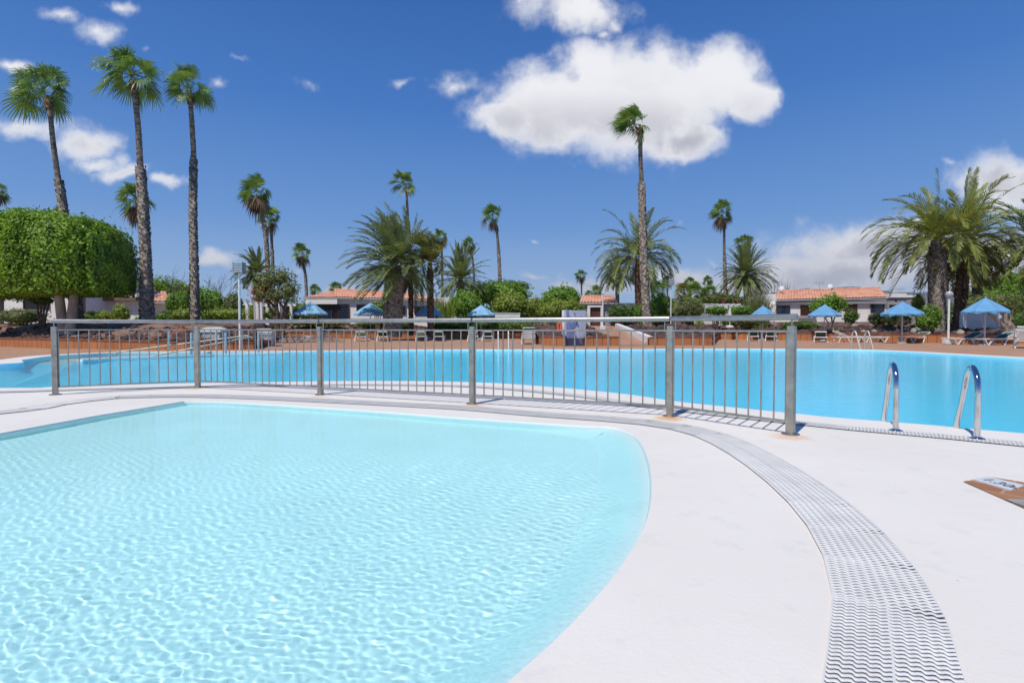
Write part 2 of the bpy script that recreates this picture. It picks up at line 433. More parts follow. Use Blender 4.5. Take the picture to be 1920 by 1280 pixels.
# ------------------------------------------------------------------ pool basins
def basin_material(name, c_in, c_rim, var=.06):
    m, b, p = new_mat(name)
    at = b.node('ShaderNodeAttribute'); at.attribute_name = 'tint'
    ge = b.node('ShaderNodeNewGeometry'); n = b.noise(ge.outputs['Position'], 1.1, 4, .6)
    ci = b.mix(b.step(n, .3, .7), tuple(x*(1-var) for x in c_in), c_in)
    b.link(b.mix(at.outputs['Fac'], c_rim, ci), p.inputs['Base Color']); p.inputs['Roughness'].default_value = .6
    return m
def basin(name, outline, prof, material, floor_z):
    """outline: list of (Vector2, k) with k = 1 on the gently sloping side; prof(k) -> [(inset, z, paint)]"""
    n = len(outline); pts = [p for p, k in outline]
    area = sum(a.x*b.y-b.x*a.y for a, b in zip(pts, pts[1:]+pts[:1])); sg = 1 if area > 0 else -1
    V = []; tint = []
    rings = len(prof(0))
    inw = []
    for i, (p, k) in enumerate(outline):
        a = pts[i-1]; b = pts[(i+1) % n]; t = (b-a).normalized(); inw.append(Vector((-t.y, t.x))*sg)
    for r in range(rings):
        for i, (p, k) in enumerate(outline):
            q = prof(k)[r]; w = p+inw[i]*q[0]; V.append((w.x, w.y, q[1])); tint.append(q[2])
    F = [(r*n+i, r*n+(i+1) % n, (r+1)*n+(i+1) % n, (r+1)*n+i) for r in range(rings-1) for i in range(n)]
    if sg < 0: F = [f[::-1] for f in F]
    me = bpy.data.meshes.new(name); me.from_pydata(V, [], F); me.update()
    a = me.attributes.new('tint', 'FLOAT', 'POINT'); a.data.foreach_set('value', tint)
    for pl in me.polygons: pl.use_smooth = True
    me.set_sharp_from_angle(angle=R(50))
    me.materials.append(material); o = link(bpy.data.objects.new(name, me)); tag(o, kind='structure'); o.cycles.is_caustics_receiver = True
    last = [Vector((v[0], v[1])) for v in V[-n:]]
    fl = sheet(name.replace('wall', 'floor'), last, [], floor_z, material); a = fl.data.attributes.new('tint', 'FLOAT', 'POINT')
    a.data.foreach_set('value', [1.0]*len(fl.data.vertices)); tag(fl, kind='structure'); fl.cycles.is_caustics_receiver = True
    return o, fl
KID_IN = (.60, .90, .905)
M_KID = basin_material('pale_blue_pool_paint', KID_IN, (.80, .79, .79))
kw = []
for p in KID:
    # sloping on the right (x > .7 or the camera side), upright at the back and left
    k = ss((p.x-.15)/.75) if p.y > 2.6 else (1.0 if p.x > -1.5 else 0.0)
    kw.append((p, k))
def kprof(k):
    a = [(0, 0, .1), (.004, -.012, .4), (.012, -.10, .8), (.02, -.2, 1), (.03, -.22, 1), (.04, -.235, 1), (.06, -.24, 1)]
    b = [(0, 0, 0), (.006, -.014, 0), (.012, -.055, .30), (.07, -.075, .80), (.13, -.11, 1), (.22, -.18, 1), (.32, -.24, 1)]
    return [tuple(x*(1-k)+y*k for x, y in zip(p, q)) for p, q in zip(a, b)]
basin('wading_pool_wall', kw, kprof, M_KID, -.24)
M_MAIN = basin_material('blue_pool_paint', (.12, .71, .96), (.45, .80, .90), var=.05)
basin('main_pool_wall', [(p, 0) for p in MAIN], lambda k: [(0, 0, 0), (.006, -.06, .2), (.012, -.14, 1), (.06, -.22, 1), (.25, -.32, 1), (.6, -.42, 1), (1.1, -.48, 1), (1.6, -.5, 1)], M_MAIN, -.5)
# ------------------------------------------------------------------ water
def water_material(name, refl, tint, thru, bumps):
    m = bpy.data.materials.new(name); m.use_nodes = True; nt = m.node_tree; nt.nodes.clear(); b = NB(nt)
    out = b.node('ShaderNodeOutputMaterial')
    rf = b.node('ShaderNodeBsdfRefraction'); rf.inputs['IOR'].default_value = 1.33; rf.inputs['Roughness'].default_value = 0; rf.inputs['Color'].default_value = (*tint, 1)
    tr = b.node('ShaderNodeBsdfTransparent'); tr.inputs['Color'].default_value = (*tint, 1)
    gl = b.node('ShaderNodeBsdfGlossy'); gl.inputs['Roughness'].default_value = .04; gl.inputs['Color'].default_value = (1, 1, 1, 1)
    fr = b.node('ShaderNodeFresnel'); fr.inputs['IOR'].default_value = 1.33
    if bumps:
        ge = b.node('ShaderNodeNewGeometry'); h = None
        mp = b.node('ShaderNodeMapping'); mp.inputs['Scale'].default_value = (1.0, 1.9, 1.0); mp.inputs['Rotation'].default_value = (0, 0, R(12)); b.link(ge.outputs['Position'], mp.inputs[0])
        for sc, am in bumps:
            q = b.m('MULTIPLY', b.noise(mp.outputs[0], sc, 2, .5, dist=.4), am); h = q if h is None else b.m('ADD', h, q)
        bn = b.node('ShaderNodeBump'); bn.inputs['Strength'].default_value = 1.0; bn.inputs['Distance'].default_value = 1.0
        b.link(h, bn.inputs['Height'])
        for n in (rf, gl, fr): b.link(bn.outputs[0], n.inputs['Normal'])
    m1 = b.node('ShaderNodeMixShader'); m1.inputs[0].default_value = thru; b.link(rf.outputs[0], m1.inputs[1]); b.link(tr.outputs[0], m1.inputs[2])
    m2 = b.node('ShaderNodeMixShader'); bf = b.node('ShaderNodeNewGeometry').outputs['Backfacing']   # full reflection on the underside, as in real water
    b.link(b.m('MULTIPLY', fr.outputs[0], b.m('MULTIPLY_ADD', bf, 1-refl, refl) if not bumps else refl), m2.inputs[0]); b.link(m1.outputs[0], m2.inputs[1]); b.link(gl.outputs[0], m2.inputs[2])
    b.link(m2.outputs[0], out.inputs[0])
    return m
M_WK = water_material('wading_pool_water', .28, (.99, 1, 1), 0.0, None)
M_WM = water_material('main_pool_water', .68, (.96, 1, 1), .8, [(1.6, .006), (6.0, .0032), (15.0, .0026), (34.0, .0010)])
def kid_water():
    us = np.arange(-1.4, .62, .0034); ys = np.exp(np.arange(math.log(.80), math.log(6.9), .0035))-.3
    U, Yg = np.meshgrid(us, ys); X = U*(Yg+.3)
    keep = (X > -5.05) & (X < 1.2)
    Z = np.full_like(X, -.013)
    r2 = np.random.default_rng(5)
    for i in range(64):
        lam = float(np.exp(r2.uniform(math.log(.016), math.log(.060)))); th = r2.normal(1.15, .55); k = 2*np.pi/lam
        amp = lam*.00098*min(1.0, (lam/.04)**.4)
        env = 1+.45*np.sin(X*r2.uniform(.6, 1.6)+r2.uniform(0, 6))*np.sin(Yg*r2.uniform(.6, 1.6)+r2.uniform(0, 6))
        cell = (Yg+.3)*.0035; fade = np.clip((lam/cell-2.2)/2, 0, 1)
        Z += np.clip(.9+.30*(Yg-1.2), .9, 2.1)*amp*env*fade*np.sin(k*(X*np.cos(th)+Yg*np.sin(th))+r2.uniform(0, 6.28))
    ny, nx = X.shape
    idx = np.arange(nx*ny).reshape(ny, nx)
    # inside test against the outline grown a little
    poly = np.array([(p.x, p.y) for p in offset(KID, .02, True)]) ; a = poly; b_ = np.roll(poly, -1, 0)
    cx = (X[:-1, :-1]+X[1:, 1:])/2; cy = (Yg[:-1, :-1]+Yg[1:, 1:])/2
    ins = np.zeros(cx.shape, bool)
    for (x0, y0), (x1, y1) in zip(a, b_):
        if y0 == y1: continue
        c = ((y0 > cy) != (y1 > cy)) & (cx < (x1-x0)*(cy-y0)/(y1-y0)+x0); ins ^= c
    F = np.stack([idx[:-1, :-1], idx[:-1, 1:], idx[1:, 1:], idx[1:, :-1]], -1)[ins]
    used = np.unique(F); remap = np.full(nx*ny, -1); remap[used] = np.arange(len(used))
    V = np.stack([X, Yg, Z], -1).reshape(-1, 3)[used]
    o = mesh_np('wading_pool_water', V, remap[F], M_WK, smooth=True); tag(o, kind='structure'); o.cycles.is_caustics_caster = True
kid_water()
o = sheet('main_pool_water', offset(MAIN, -.02, True) if False else MAIN, [], -.03, M_WM); tag(o, kind='structure')
# access ramp under the water at the far left, with its white kerb
kerb_line = [G(150, 676, -.02), G(200, 673, -.02), G(300, 669.5, -.02), G(400, 665.6, -.02), G(533, 661, 0)]
outer_line = [G(60, 671.5, -.02), G(130, 665.5, -.02), G(300, 661.3, -.02), G(400, 660.6, -.02), G(530, 659.6, 0)]
mb = MB(); kz = (-.16, -.13, -.10, -.06, .004)
for k in range(4):
    mb.quad((*kerb_line[k].xy, kz[k]), (*kerb_line[k+1].xy, kz[k+1]), (*outer_line[k+1].xy, kz[k+1]), (*outer_line[k].xy, kz[k]))
M_RAMP = mat('submerged_ramp_concrete', (.42, .74, .76), .7, var=.1, scale=3)
ro = mb.build('access_ramp', M_RAMP); tag(ro, kind='structure'); ro.cycles.is_caustics_receiver = True
M_WHITE = mat('white_masonry', (.80, .79, .77), .8, var=.06, scale=2, bump=.15, bscale=12)
mb = MB(); KZ = (-.05, .012)
for a, b_ in zip(kerb_line, kerb_line[1:]):
    t = (b_-a).normalized(); n = Vector((-t.y, t.x, 0))*.09
    mb.box(0, 1, 0, 1, KZ[0], KZ[1], Matrix(((b_.x-a.x, n.x*2, 0, a.x-n.x), (b_.y-a.y, n.y*2, 0, a.y-n.y), (0, 0, 1, 0), (0, 0, 0, 1))))
o = mb.build('ramp_kerb', M_WHITE); tag(o, kind='structure')
M_KB = mat('ramp_shadow_fill_paint', (.12, .71, .96), .7, var=.03)
mb = MB(); toe = [k + Vector((.25, -2.4, 0)) for k in kerb_line]  # slope added under water to cover the ramp's shadow on the pool floor
for k in range(4):
    a, b_ = kerb_line[k], kerb_line[k+1]; mb.quad((toe[k].x, toe[k].y, -.505), (toe[k+1].x, toe[k+1].y, -.505), (b_.x, b_.y, -.052), (a.x, a.y, -.052))
tl = kerb_line[0] + Vector((-2.2, -.6, 0)); o0, k0 = outer_line[0], kerb_line[0]
mb.poly([(tl.x, tl.y, -.505), (toe[0].x, toe[0].y, -.505), (k0.x, k0.y, -.052)]); mb.poly([(tl.x, tl.y, -.505), (k0.x, k0.y, -.16), (o0.x, o0.y, -.16)])
k4 = kerb_line[4]; mb.poly([(toe[4].x, toe[4].y, -.505), (k4.x+2.2, k4.y-.1, -.505), (k4.x, k4.y, -.052)])
o = mb.build('ramp_shadow_fill', M_KB); tag(o, kind='structure')
# ------------------------------------------------------------------ overflow grates
M_GRATE = mat('white_plastic_grate', (.76, .755, .73), .45, var=.05, scale=5)
M_GAP = mat('channel_shade', (.03, .032, .036), .9, var=.2, scale=5)
def grate(name, label, line, width, pitch, cols, z0=.004):
    root = thing(name, label, 'drain grate', (0, 0, 0))
    pts = resample([Vector((p[0], p[1], 0)) for p in line], pitch)
    T_ = []; N_ = []
    for k in range(len(pts)):
        t = (pts[min(k+1, len(pts)-1)]-pts[max(0, k-1)]).normalized(); T_.append(t); N_.append(Vector((-t.y, t.x, 0)))
    w = width/2
    # flat near-black strip on the deck paints in the shade below the slats
    st = list(range(0, len(pts), 6))+[len(pts)-1]; mb = MB()
    for a, b_ in zip(st, st[1:]):
        mb.quad(*(q+Vector((0, 0, z0)) for q in (pts[a]-N_[a]*(w-.003), pts[b_]-N_[b_]*(w-.003), pts[b_]+N_[b_]*(w-.003), pts[a]+N_[a]*(w-.003))))
    mb.build('channel_shade_strip', M_GAP, root)
    # wavy cross slats; tops of the slats at z0+8 mm
    seg = cols*4; s = np.linspace(-w, w, seg+1); ph = np.abs((np.arange(seg+1) % 4)-0.0)
    prof = np.array([0, .10, .42, .55, 0.0])
    wav = np.array([prof[i % 4] for i in range(seg+1)])*pitch*.95
    V = []; F = []; thick = pitch*.54
    for k in range(len(pts)-1):
        c = np.array(pts[k]); t = np.array(T_[k]); n = np.array(N_[k]); base = len(V)
        for j in range(seg+1):
            q = c+n*s[j]+t*(-wav[j])
            V.append((*(q-t*thick/2)[:2], z0+.0045)); V.append((*(q+t*thick/2)[:2], z0+.0045)); V.append((*(q-t*thick/2)[:2], z0+.001)); V.append((*(q+t*thick/2)[:2], z0+.001))
        for j in range(seg):
            a = base+4*j; b_ = a+4
            F.append((a, b_, b_+1, a+1)); F.append((a+2, b_+2, b_, a)); F.append((a+1, b_+1, b_+3, a+3))
    mesh_np('grate_slats', V, F, M_GRATE, root)
    # long ribs binding the slats
    ribs = [(-w, .005), (w, .005), (0.0, .006)]
    for off, rw in ribs:
        st = list(range(0, len(pts), 3)); mb = MB()
        for a, b_ in zip(st, st[1:]):
            A = pts[a]+N_[a]*off; B = pts[b_]+N_[b_]*off
            mb.quad(A-N_[a]*rw/2+Vector((0, 0, z0+.005)), B-N_[b_]*rw/2+Vector((0, 0, z0+.005)), B+N_[b_]*rw/2+Vector((0, 0, z0+.005)), A+N_[a]*rw/2+Vector((0, 0, z0+.005)))
        mb.build('grate_rib', M_GRATE, root)
    return root
gl_px = [(1700,1700),(1684,1420),(1676,1280),(1671,1180),(1652,1105),(1612,1030),(1560,968),(1500,915),(1430,866),(1363,829),(1290,804),(1180,789),(1000,776),(886,766),(740,758),(600,751),(480,745.5),(371,742.5),(300,743),(219,745),(109,757),(0,774)]
gline = smooth_line([G(*p) for p in gl_px]+[Vector((-6.6, 4.0, 0)), Vector((-7.3, 1.5, 0))], 4)
# the real channel is laid in straight lengths, so keep it as a chain of chords
gl2 = resample(gline, .34)
grate('overflow_grate', 'wide white slotted overflow grate curving around the wading pool', gl2, .285, .021, 10)
mline = [Vector((*p, 0)) for p in offset([V2(p) for p in resample([q.to_3d() for q in NEAR_S[13:]], .6)], -.60)]
grate('overflow_grate', 'narrower white slotted grate running along the large pool edge past the ladder', mline, .20, .025, 6)
# ------------------------------------------------------------------ steel fence
M_STEEL = mat('brushed_steel', (.42, .39, .34), .42, .7, var=.14, scale=9, bump=.05, bscale=80)
M_RAIL = mat('polished_steel', (.44, .43, .41), .42, 1.0, var=.08, scale=12)
M_CHROME = mat('chrome_steel', (.66, .66, .67), .08, 1.0, var=.06, scale=8)
post_px = [(104, 740), (371, 727), (601, 740), (886, 757), (1256, 780), (1482, 814)]
posts = [G(*p) for p in post_px]
fence = thing('steel_fence', 'low stainless steel safety fence with vertical bars between the two pools', 'fence', tuple(posts[2]))
fo = posts[2]
nb = [13, 17, 17, 17, 9]
for i, p in enumerate(posts):
    a = posts[max(0, i-1)]; b_ = posts[min(5, i+1)]; t = (b_-a).normalized(); ang = math.atan2(t.y, t.x)
    M = Matrix.Translation(p) @ Matrix.Rotation(ang, 4, 'Z'); mb = MB(); mb.box(-.029, .029, -.029, .029, .006, .872, M)
    po = mb.build('fence_post', M_STEEL, fence, bevel=.004, origin=fo)
    MB().lathe([(.068, .0), (.068, .008), (.05, .014), (.03, .016)], p, 24).build('base_plate', M_RAIL, po, smooth=True, origin=fo)
for i in range(5):
    a = posts[i]; b_ = posts[i+1]; t = (b_-a).normalized(); L = (b_-a).length; z = Vector((0, 0, 1))
    MB().tube([a+t*(.012 if i else -.03)+z*.944, b_-t*(.012 if i < 4 else -.04)+z*.944], .0255, 16).build('handrail', M_RAIL, fence, smooth=True, origin=fo)
    for q, e0, sg in ((a, i == 0, 1), (b_, i == 4, -1)):
        w = q+t*(0.0 if e0 else .055*sg); MB().tube([w+z*(.872 if e0 else .838), w+z*.925], .006, 8).build('rail_support', M_RAIL, fence, smooth=True, origin=fo)
    fr = MB(); fr.bar(a+t*.036+z*.10, a+t*.036+z*.83, .016, .016); fr.bar(b_-t*.036+z*.10, b_-t*.036+z*.83, .016, .016); fr.bar(a+t*.028+z*.83, b_-t*.028+z*.83, .030, .016); fr.bar(a+t*.028+z*.10, b_-t*.028+z*.10, .030, .016)
    pf = fr.build('panel_frame', M_STEEL, fence, origin=fo)
    n = nb[i]; gap = (L-.056)/(n+1)
    for k in range(n):
        c = a+t*(.028+gap*(k+1))
        MB().tube([c+z*.106, c+z*.824], .0072, 8, cap=False).build('baluster', M_STEEL, pf, smooth=True, origin=fo)
# ------------------------------------------------------------------ pool ladders
def ladder(label, bases, d, r=.022, top=.545, reach=.62, group=None, mt=None):
    mt = mt or M_CHROME
    c = (bases[0]+bases[1])/2; root = thing('pool_ladder', label, 'ladder', tuple(c), 0, group)
    d = Vector((d[0], d[1], 0)).normalized(); z = Vector((0, 0, 1))
    for p in bases:
        prof = [(0, .0), (0, .15), (0, .30), (.004, top*.72), (.03, top*.86), (.085, top*.965), (.15, top), (.215, top*.955), (.265, top*.84), (.31, top*.66), (.40, top*.36), (.50, .02), (.555, -.16), (.575, -.3), (.58, -.48)]
        pts = smooth_line([p+d*s*(reach/.62)+z*h for s, h in prof], 4)
        MB().tube(pts, r, 16).build('handle', mt, root, smooth=True, origin=c)
        MB().lathe([(.062, .0), (.062, .004), (.045, .012), (.026, .02)], p, 24).build('floor_flange', M_CHROME, root, smooth=True, origin=c)
    for h in (-.2, -.42): MB().bar(bases[0]+d*.58*(reach/.62)+z*h, bases[1]+d*.58*(reach/.62)+z*h, .07, .02).build('step_tread', M_CHROME, root, origin=c)
    return root
ladder('polished steel pool ladder with two arched handles in the right foreground', [G(1679, 808), G(1832, 823)], (.43, .9), r=.0215)
M_FARR = mat('satin_steel', (.62, .61, .58), .5, .6, var=.08)
def far_ladder(px0, px1, py, label):
    a = G(px0, py); b_ = G(px1, py); ladder(label, [a, b_], (0.05, -1), r=.028, top=.72, reach=.6, mt=M_FARR)
far_ladder(934, 953, 654.2, 'steel pool ladder on the far edge seen through the fence bars')
far_ladder(1597, 1621, 653.6, 'steel pool ladder on the far edge in front of two white loungers')

# ------------------------------------------------------------------ planter walls
def planter_wall(label, pts, htop, group='tiled planter walls round the terrace'):
    """pts: base line; htop: wall height per point"""
    root = thing('planter_wall', label, 'wall', tuple(pts[0]), 0, group); o0 = pts[0]
    V = []; F = []; UV = []; run = 0.0
    th = .22; n = len(pts); back = offset([V2(p) for p in pts], th)
    me = bpy.data.meshes.new('wall_face'); L = [0.0]
    for a, b_ in zip(pts, pts[1:]): L.append(L[-1]+(b_-a).length)
    for k, p in enumerate(pts):
        h = htop[k]; V += [(p.x, p.y, -.02), (p.x, p.y, h), (back[k].x, back[k].y, h), (back[k].x, back[k].y, -.02)]
    for k in range(n-1):
        a = 4*k; b_ = a+4
        for q in ((a, b_, b_+1, a+1), (a+1, b_+1, b_+2, a+2), (a+2, b_+2, b_+3, a+3)): F.append(q)
    F.append((0, 1, 2, 3)); F.append(tuple(4*(n-1)+j for j in (3, 2, 1, 0)))
    me.from_pydata([tuple(Vector(v)-Vector(o0)) for v in V], [], F); me.update()
    uvl = me.uv_layers.new(name='UVMap')
    for pl in me.polygons:
        for li in pl.loop_indices:
            vi = me.loops[li].vertex_index; z = V[vi][2]
            uvl.data[li].uv = (L[min(vi//4, n-1)], .01+max(0, z)*.98)
    me.materials.append(M_WALLT); link(bpy.data.objects.new('wall_face', me), root)
    mb = MB(); f0 = offset([V2(p) for p in pts], -.025); b0 = offset([V2(p) for p in pts], th+.02)
    for k in range(n-1):
        z0 = htop[k]+.002; z1 = htop[k+1]+.002
        A = (f0[k].x, f0[k].y); B = (f0[k+1].x, f0[k+1].y); C = (b0[k+1].x, b0[k+1].y); D = (b0[k].x, b0[k].y)
        mb.quad((*A, z0+.045), (*B, z1+.045), (*C, z1+.045), (*D, z0+.045)); mb.quad((*A, z0), (*B, z1), (*B, z1+.045), (*A, z0+.045))
        mb.quad((*B, z1), (*A, z0), (*D, z0), (*C, z1))
    mb.build('coping', M_CAP, root, origin=o0)
    return root
wl = [V.lerp(W, t) for V, W in zip(wall_left, wall_left[1:]) for t in (0, .25, .5, .75)]+[wall_left[-1]]
planter_wall('long low terracotta tiled planter wall under the clipped tree at the left', wl, [.36 if p.x < -20 else .36-.09*ss((p.x+20)/9) for p in wl])
wc = wall_centre[1:]
planter_wall('tiled planter wall behind the row of small loungers in the centre', [p for p in [wall_left[-1]+Vector((.02, .3, 0)), wall_centre[1], wall_centre[2]]]+[wall_centre[2].lerp(wall_centre[4], t) for t in (.2, .4, .6, .8, 1)], [.30, .40]+[.42]*6)
planter_wall('curved end of the tiled planter wall left of the blue mosaic shower', wall_bay[1:], [.42, .41, .40, .40, .40])
planter_wall('short tiled planter wall between the blue mosaic shower and the brick ramp', wall_mid, [.40, .40])
planter_wall('tiled planter wall with a slanted corner right of the brick ramp', wall_wedge, [.37, .38, .40, .42])
wr = [V.lerp(W, t) for V, W in zip(wall_right, wall_right[1:]) for t in (0, .33, .66)]+[wall_right[-1]]
planter_wall('long tiled planter wall behind the loungers and parasols on the right', wr, [.42+.03*ss(i/12) for i in range(len(wr))])
# brick ramp climbing to the gardens
M_BRICK = tile_material('ramp_brick', (.52, .27, .16), (.45, .22, .13), (.36, .25, .19), .22, .11, ms=.01, rot=R(20))
r0 = G(1160, 648.2); r1 = G(1217, 647.6); r2 = P(1150, 611.5, 33); r3 = P(1095, 611, 33)
mb = MB(); N_ = 8
for k in range(N_):
    a, b_ = k/N_, (k+1)/N_
    mb.quad(*(q for q in (r0.lerp(r3, a)+Vector((0, 0, .01)), r1.lerp(r2, a)+Vector((0, 0, .01)), r1.lerp(r2, b_)+Vector((0, 0, .01)), r0.lerp(r3, b_)+Vector((0, 0, .01)))))
rt = MB()
for k in range(N_):
    pass
o = mb.build('brick_ramp', M_BRICK); tag(o, kind='structure')
mb = MB(); c0 = r1+Vector((.0, 0, 0)); c1 = r2+Vector((.1, 0, 0))
mb.poly([c0+Vector((0, 0, -.02)), c0+Vector((0, 0, .40)), c1+Vector((0, 0, .16)), c1+Vector((0, 0, -.3))])
mb.poly([c0+Vector((.28, .1, -.02)), c1+Vector((.28, .1, -.3)), c1+Vector((.28, .1, .16)), c0+Vector((.28, .1, .40))])
mb.poly([c0+Vector((0, 0, .40)), c0+Vector((.28, .1, .40)), c1+Vector((.28, .1, .16)), c1+Vector((0, 0, .16))])
mb.poly([c0+Vector((0, 0, -.02)), c0+Vector((.28, .1, -.02)), c0+Vector((.28, .1, .40)), c0+Vector((0, 0, .40))])
o = mb.build('ramp_parapet', M_WHITE); tag(o, 'white sloping parapet along the right side of the brick ramp', 'parapet')
# ------------------------------------------------------------------ depth plate
M_PLATE = mat('white_ceramic_plate', (.70, .73, .74), .35, var=.05)
M_INK = mat('dark_plate_lettering', (.05, .07, .10), .5, var=.05)
def plate():
    A = G(1824, 897.5, .012); B = G(1856, 893, .012); C = G(1921, 909, .012); D = G(1895, 918, .012)
    c = (A+C)/2; root = thing('depth_plate', 'white depth marker plate reading 1.30 m set in brown tiles at the right edge', 'sign', tuple(c))
    mb = MB(); lo = Vector((0, 0, -.007)); mb.quad(D, C, B, A); mb.quad(A+lo, B+lo, C+lo, D+lo)
    for p, q in ((A, B), (B, C), (C, D), (D, A)): mb.quad(p, q, q+lo, p+lo)
    mb.build('plate', M_PLATE, root, origin=c)
    ux = (D-A); uy = (A-D).cross(Vector((0, 0, 1)))*-1; L = ux.length; uxn = ux.normalized(); uyn = Vector((-uxn.y, uxn.x, 0))
    W = abs((B-A).dot(uyn))
    def text(body, size, along, across, name):
        cu = bpy.data.curves.new(name, 'FONT'); cu.body = body; cu.size = size; cu.extrude = .0006; cu.align_x = 'CENTER'; cu.align_y = 'CENTER'
        tmp = bpy.data.objects.new('tmp', cu); COL.objects.link(tmp); dg = bpy.context.evaluated_depsgraph_get(); me = bpy.data.meshes.new_from_object(tmp.evaluated_get(dg))
        bpy.data.objects.remove(tmp); bpy.data.curves.remove(cu)
        M = Matrix((uxn, uyn, Vector((0, 0, 1)))).transposed().to_4x4()
        M.translation = A+ux*along+uyn*(W*across)+Vector((0, 0, .0012))-c
        me.transform(M); me.materials.clear(); me.materials.append(M_INK); me.name = name
        link(bpy.data.objects.new(name, me), root)
    text('1.30', W*.62, .40, .46, 'numerals'); text('m', W*.40, .80, .42, 'unit_letter')
plate()
# ------------------------------------------------------------------ parasols
M_POLE = mat('grey_pole_paint', (.52, .55, .57), .45, .2, var=.1)
def canvas(name, c):
    m, b, p = new_mat(name); tc = b.node('ShaderNodeTexCoord'); n = b.noise(tc.outputs['Object'], 2.5, 4, .6)
    col = b.mix(b.step(n, .3, .7), tuple(x*.85 for x in c), c); b.link(col, p.inputs['Base Color']); p.inputs['Roughness'].default_value = .8; p.inputs['Specular IOR Level'].default_value = .15
    t = b.node('ShaderNodeBsdfTranslucent'); b.link(col, t.inputs[0]); mx = b.node('ShaderNodeMixShader'); mx.inputs[0].default_value = .18
    b.link(p.outputs[0], mx.inputs[1]); b.link(t.outputs[0], mx.inputs[2]); b.link(mx.outputs[0], b.nt.nodes['Material Output'].inputs[0]); return m
M_BLUE = canvas('blue_canvas', (.20, .46, .75)); M_BLUEL = canvas('faded_blue_canvas', (.33, .62, .86))
def parasol(px, Y, apex, hem, hw, label, material, seed, rot=0.0, pole=.022, ground=0.0):
    base = P(px, 640, Y); base.z = ground; za = P(px, apex, Y).z; zh = P(px, hem, Y).z; Rr = hw*Y/1000*1.03*wide(px)
    root = thing('parasol', label, 'parasol', tuple(base), rot, 'blue parasols round the large pool'); rr = random.Random(seed)
    H = za-base.z; hh = zh-base.z
    MB().tube([(0, 0, .03), (0, 0, H-.04)], pole, 12).build('pole', M_POLE, root, smooth=True)
    MB().lathe([(.23, 0), (.23, .05), (.19, .07), (.05, .075), (.04, .16)], (0, 0, 0), 20).build('foot', M_POLE, root, smooth=True)
    n = 8; mb = MB(); rings = [(0.0, H), (.33, H-(H-hh)*.30), (.68, H-(H-hh)*.63), (.70, H-(H-hh)*.67), (.97, H-(H-hh)*.93), (1.0, hh-.02), (.985, hh-.13)]
    sub = 6; V = []; F = []; tot = n*sub
    for ri, (r, z) in enumerate(rings):
        for j in range(tot):
            a = 2*math.pi*j/tot; fr = (j % sub)/sub; chord = math.cos(math.pi/n)/math.cos(math.pi*2/n*(fr-.5)); sag = math.sin(math.pi*fr)
            rad = r*Rr*(chord if r else 0); zz = z-.05*sag*r*(1 if ri < 5 else 0)
            if ri == len(rings)-1: zz += .05*sag+rr.uniform(-.025, .02)
            if ri >= 4: rad *= 1+rr.uniform(-.012, .015)
            V.append((rad*math.cos(a), rad*math.sin(a), zz))
    F = [(r*tot+j, r*tot+(j+1) % tot, (r+1)*tot+(j+1) % tot, (r+1)*tot+j) for r in range(len(rings)-1) for j in range(tot)]
    mb.v = V; mb.f = F; c = mb.build('canopy', material, root, smooth=False)
    m = c.modifiers.new('thickness', 'SOLIDIFY'); m.thickness = .008
    mb = MB()
    for k in range(n):
        a = 2*math.pi*k/n; mb.bar((.03*math.cos(a), .03*math.sin(a), H-.10), (Rr*.97*math.cos(a), Rr*.97*math.sin(a), hh+.0), .018)
    mb.build('rib_frame', M_POLE, root)
    MB().lathe([(0.0, .09), (.02, .07), (.035, .0), (.03, -.02)], (0, 0, H+.0), 10).build('finial', material, root, smooth=True)
    return root
for a in [(583, 37, 566, 588, 31.5, 'pale blue parasol by the flood light pole, standing before the house veranda', M_BLUEL, 1),
          (695, 38.5, 568, 588.5, 30, 'pale blue parasol just left of the thick date palm trunk', M_BLUEL, 2),
          (805, 40.5, 570, 590, 26.5, 'faded blue parasol between the thick date palm and the green bushes', M_BLUEL, 3),
          (902, 40.5, 572, 590.5, 26.5, 'blue parasol in front of the rounded green bushes in the centre', M_BLUEL, 4),
          (1430, 37, 573, 592, 26, 'blue parasol half hidden behind the near end of the steel fence', M_BLUE, 5),
          (1545, 34.5, 571, 591, 31, 'blue parasol in front of the brown shuttered window on the right', M_BLUE, 6),
          (1691, 29, 566, 588.5, 41, 'blue parasol beside the dark green lounger, left of the globe lamp', M_BLUE, 7),
          (1846, 26.3, 558.5, 584, 48, 'largest blue parasol, between the two green loungers at the right', M_BLUE, 8)]:
    parasol(*a, rot=R(a[7]*9), pole=.028 if a[0] < 1600 else .04)
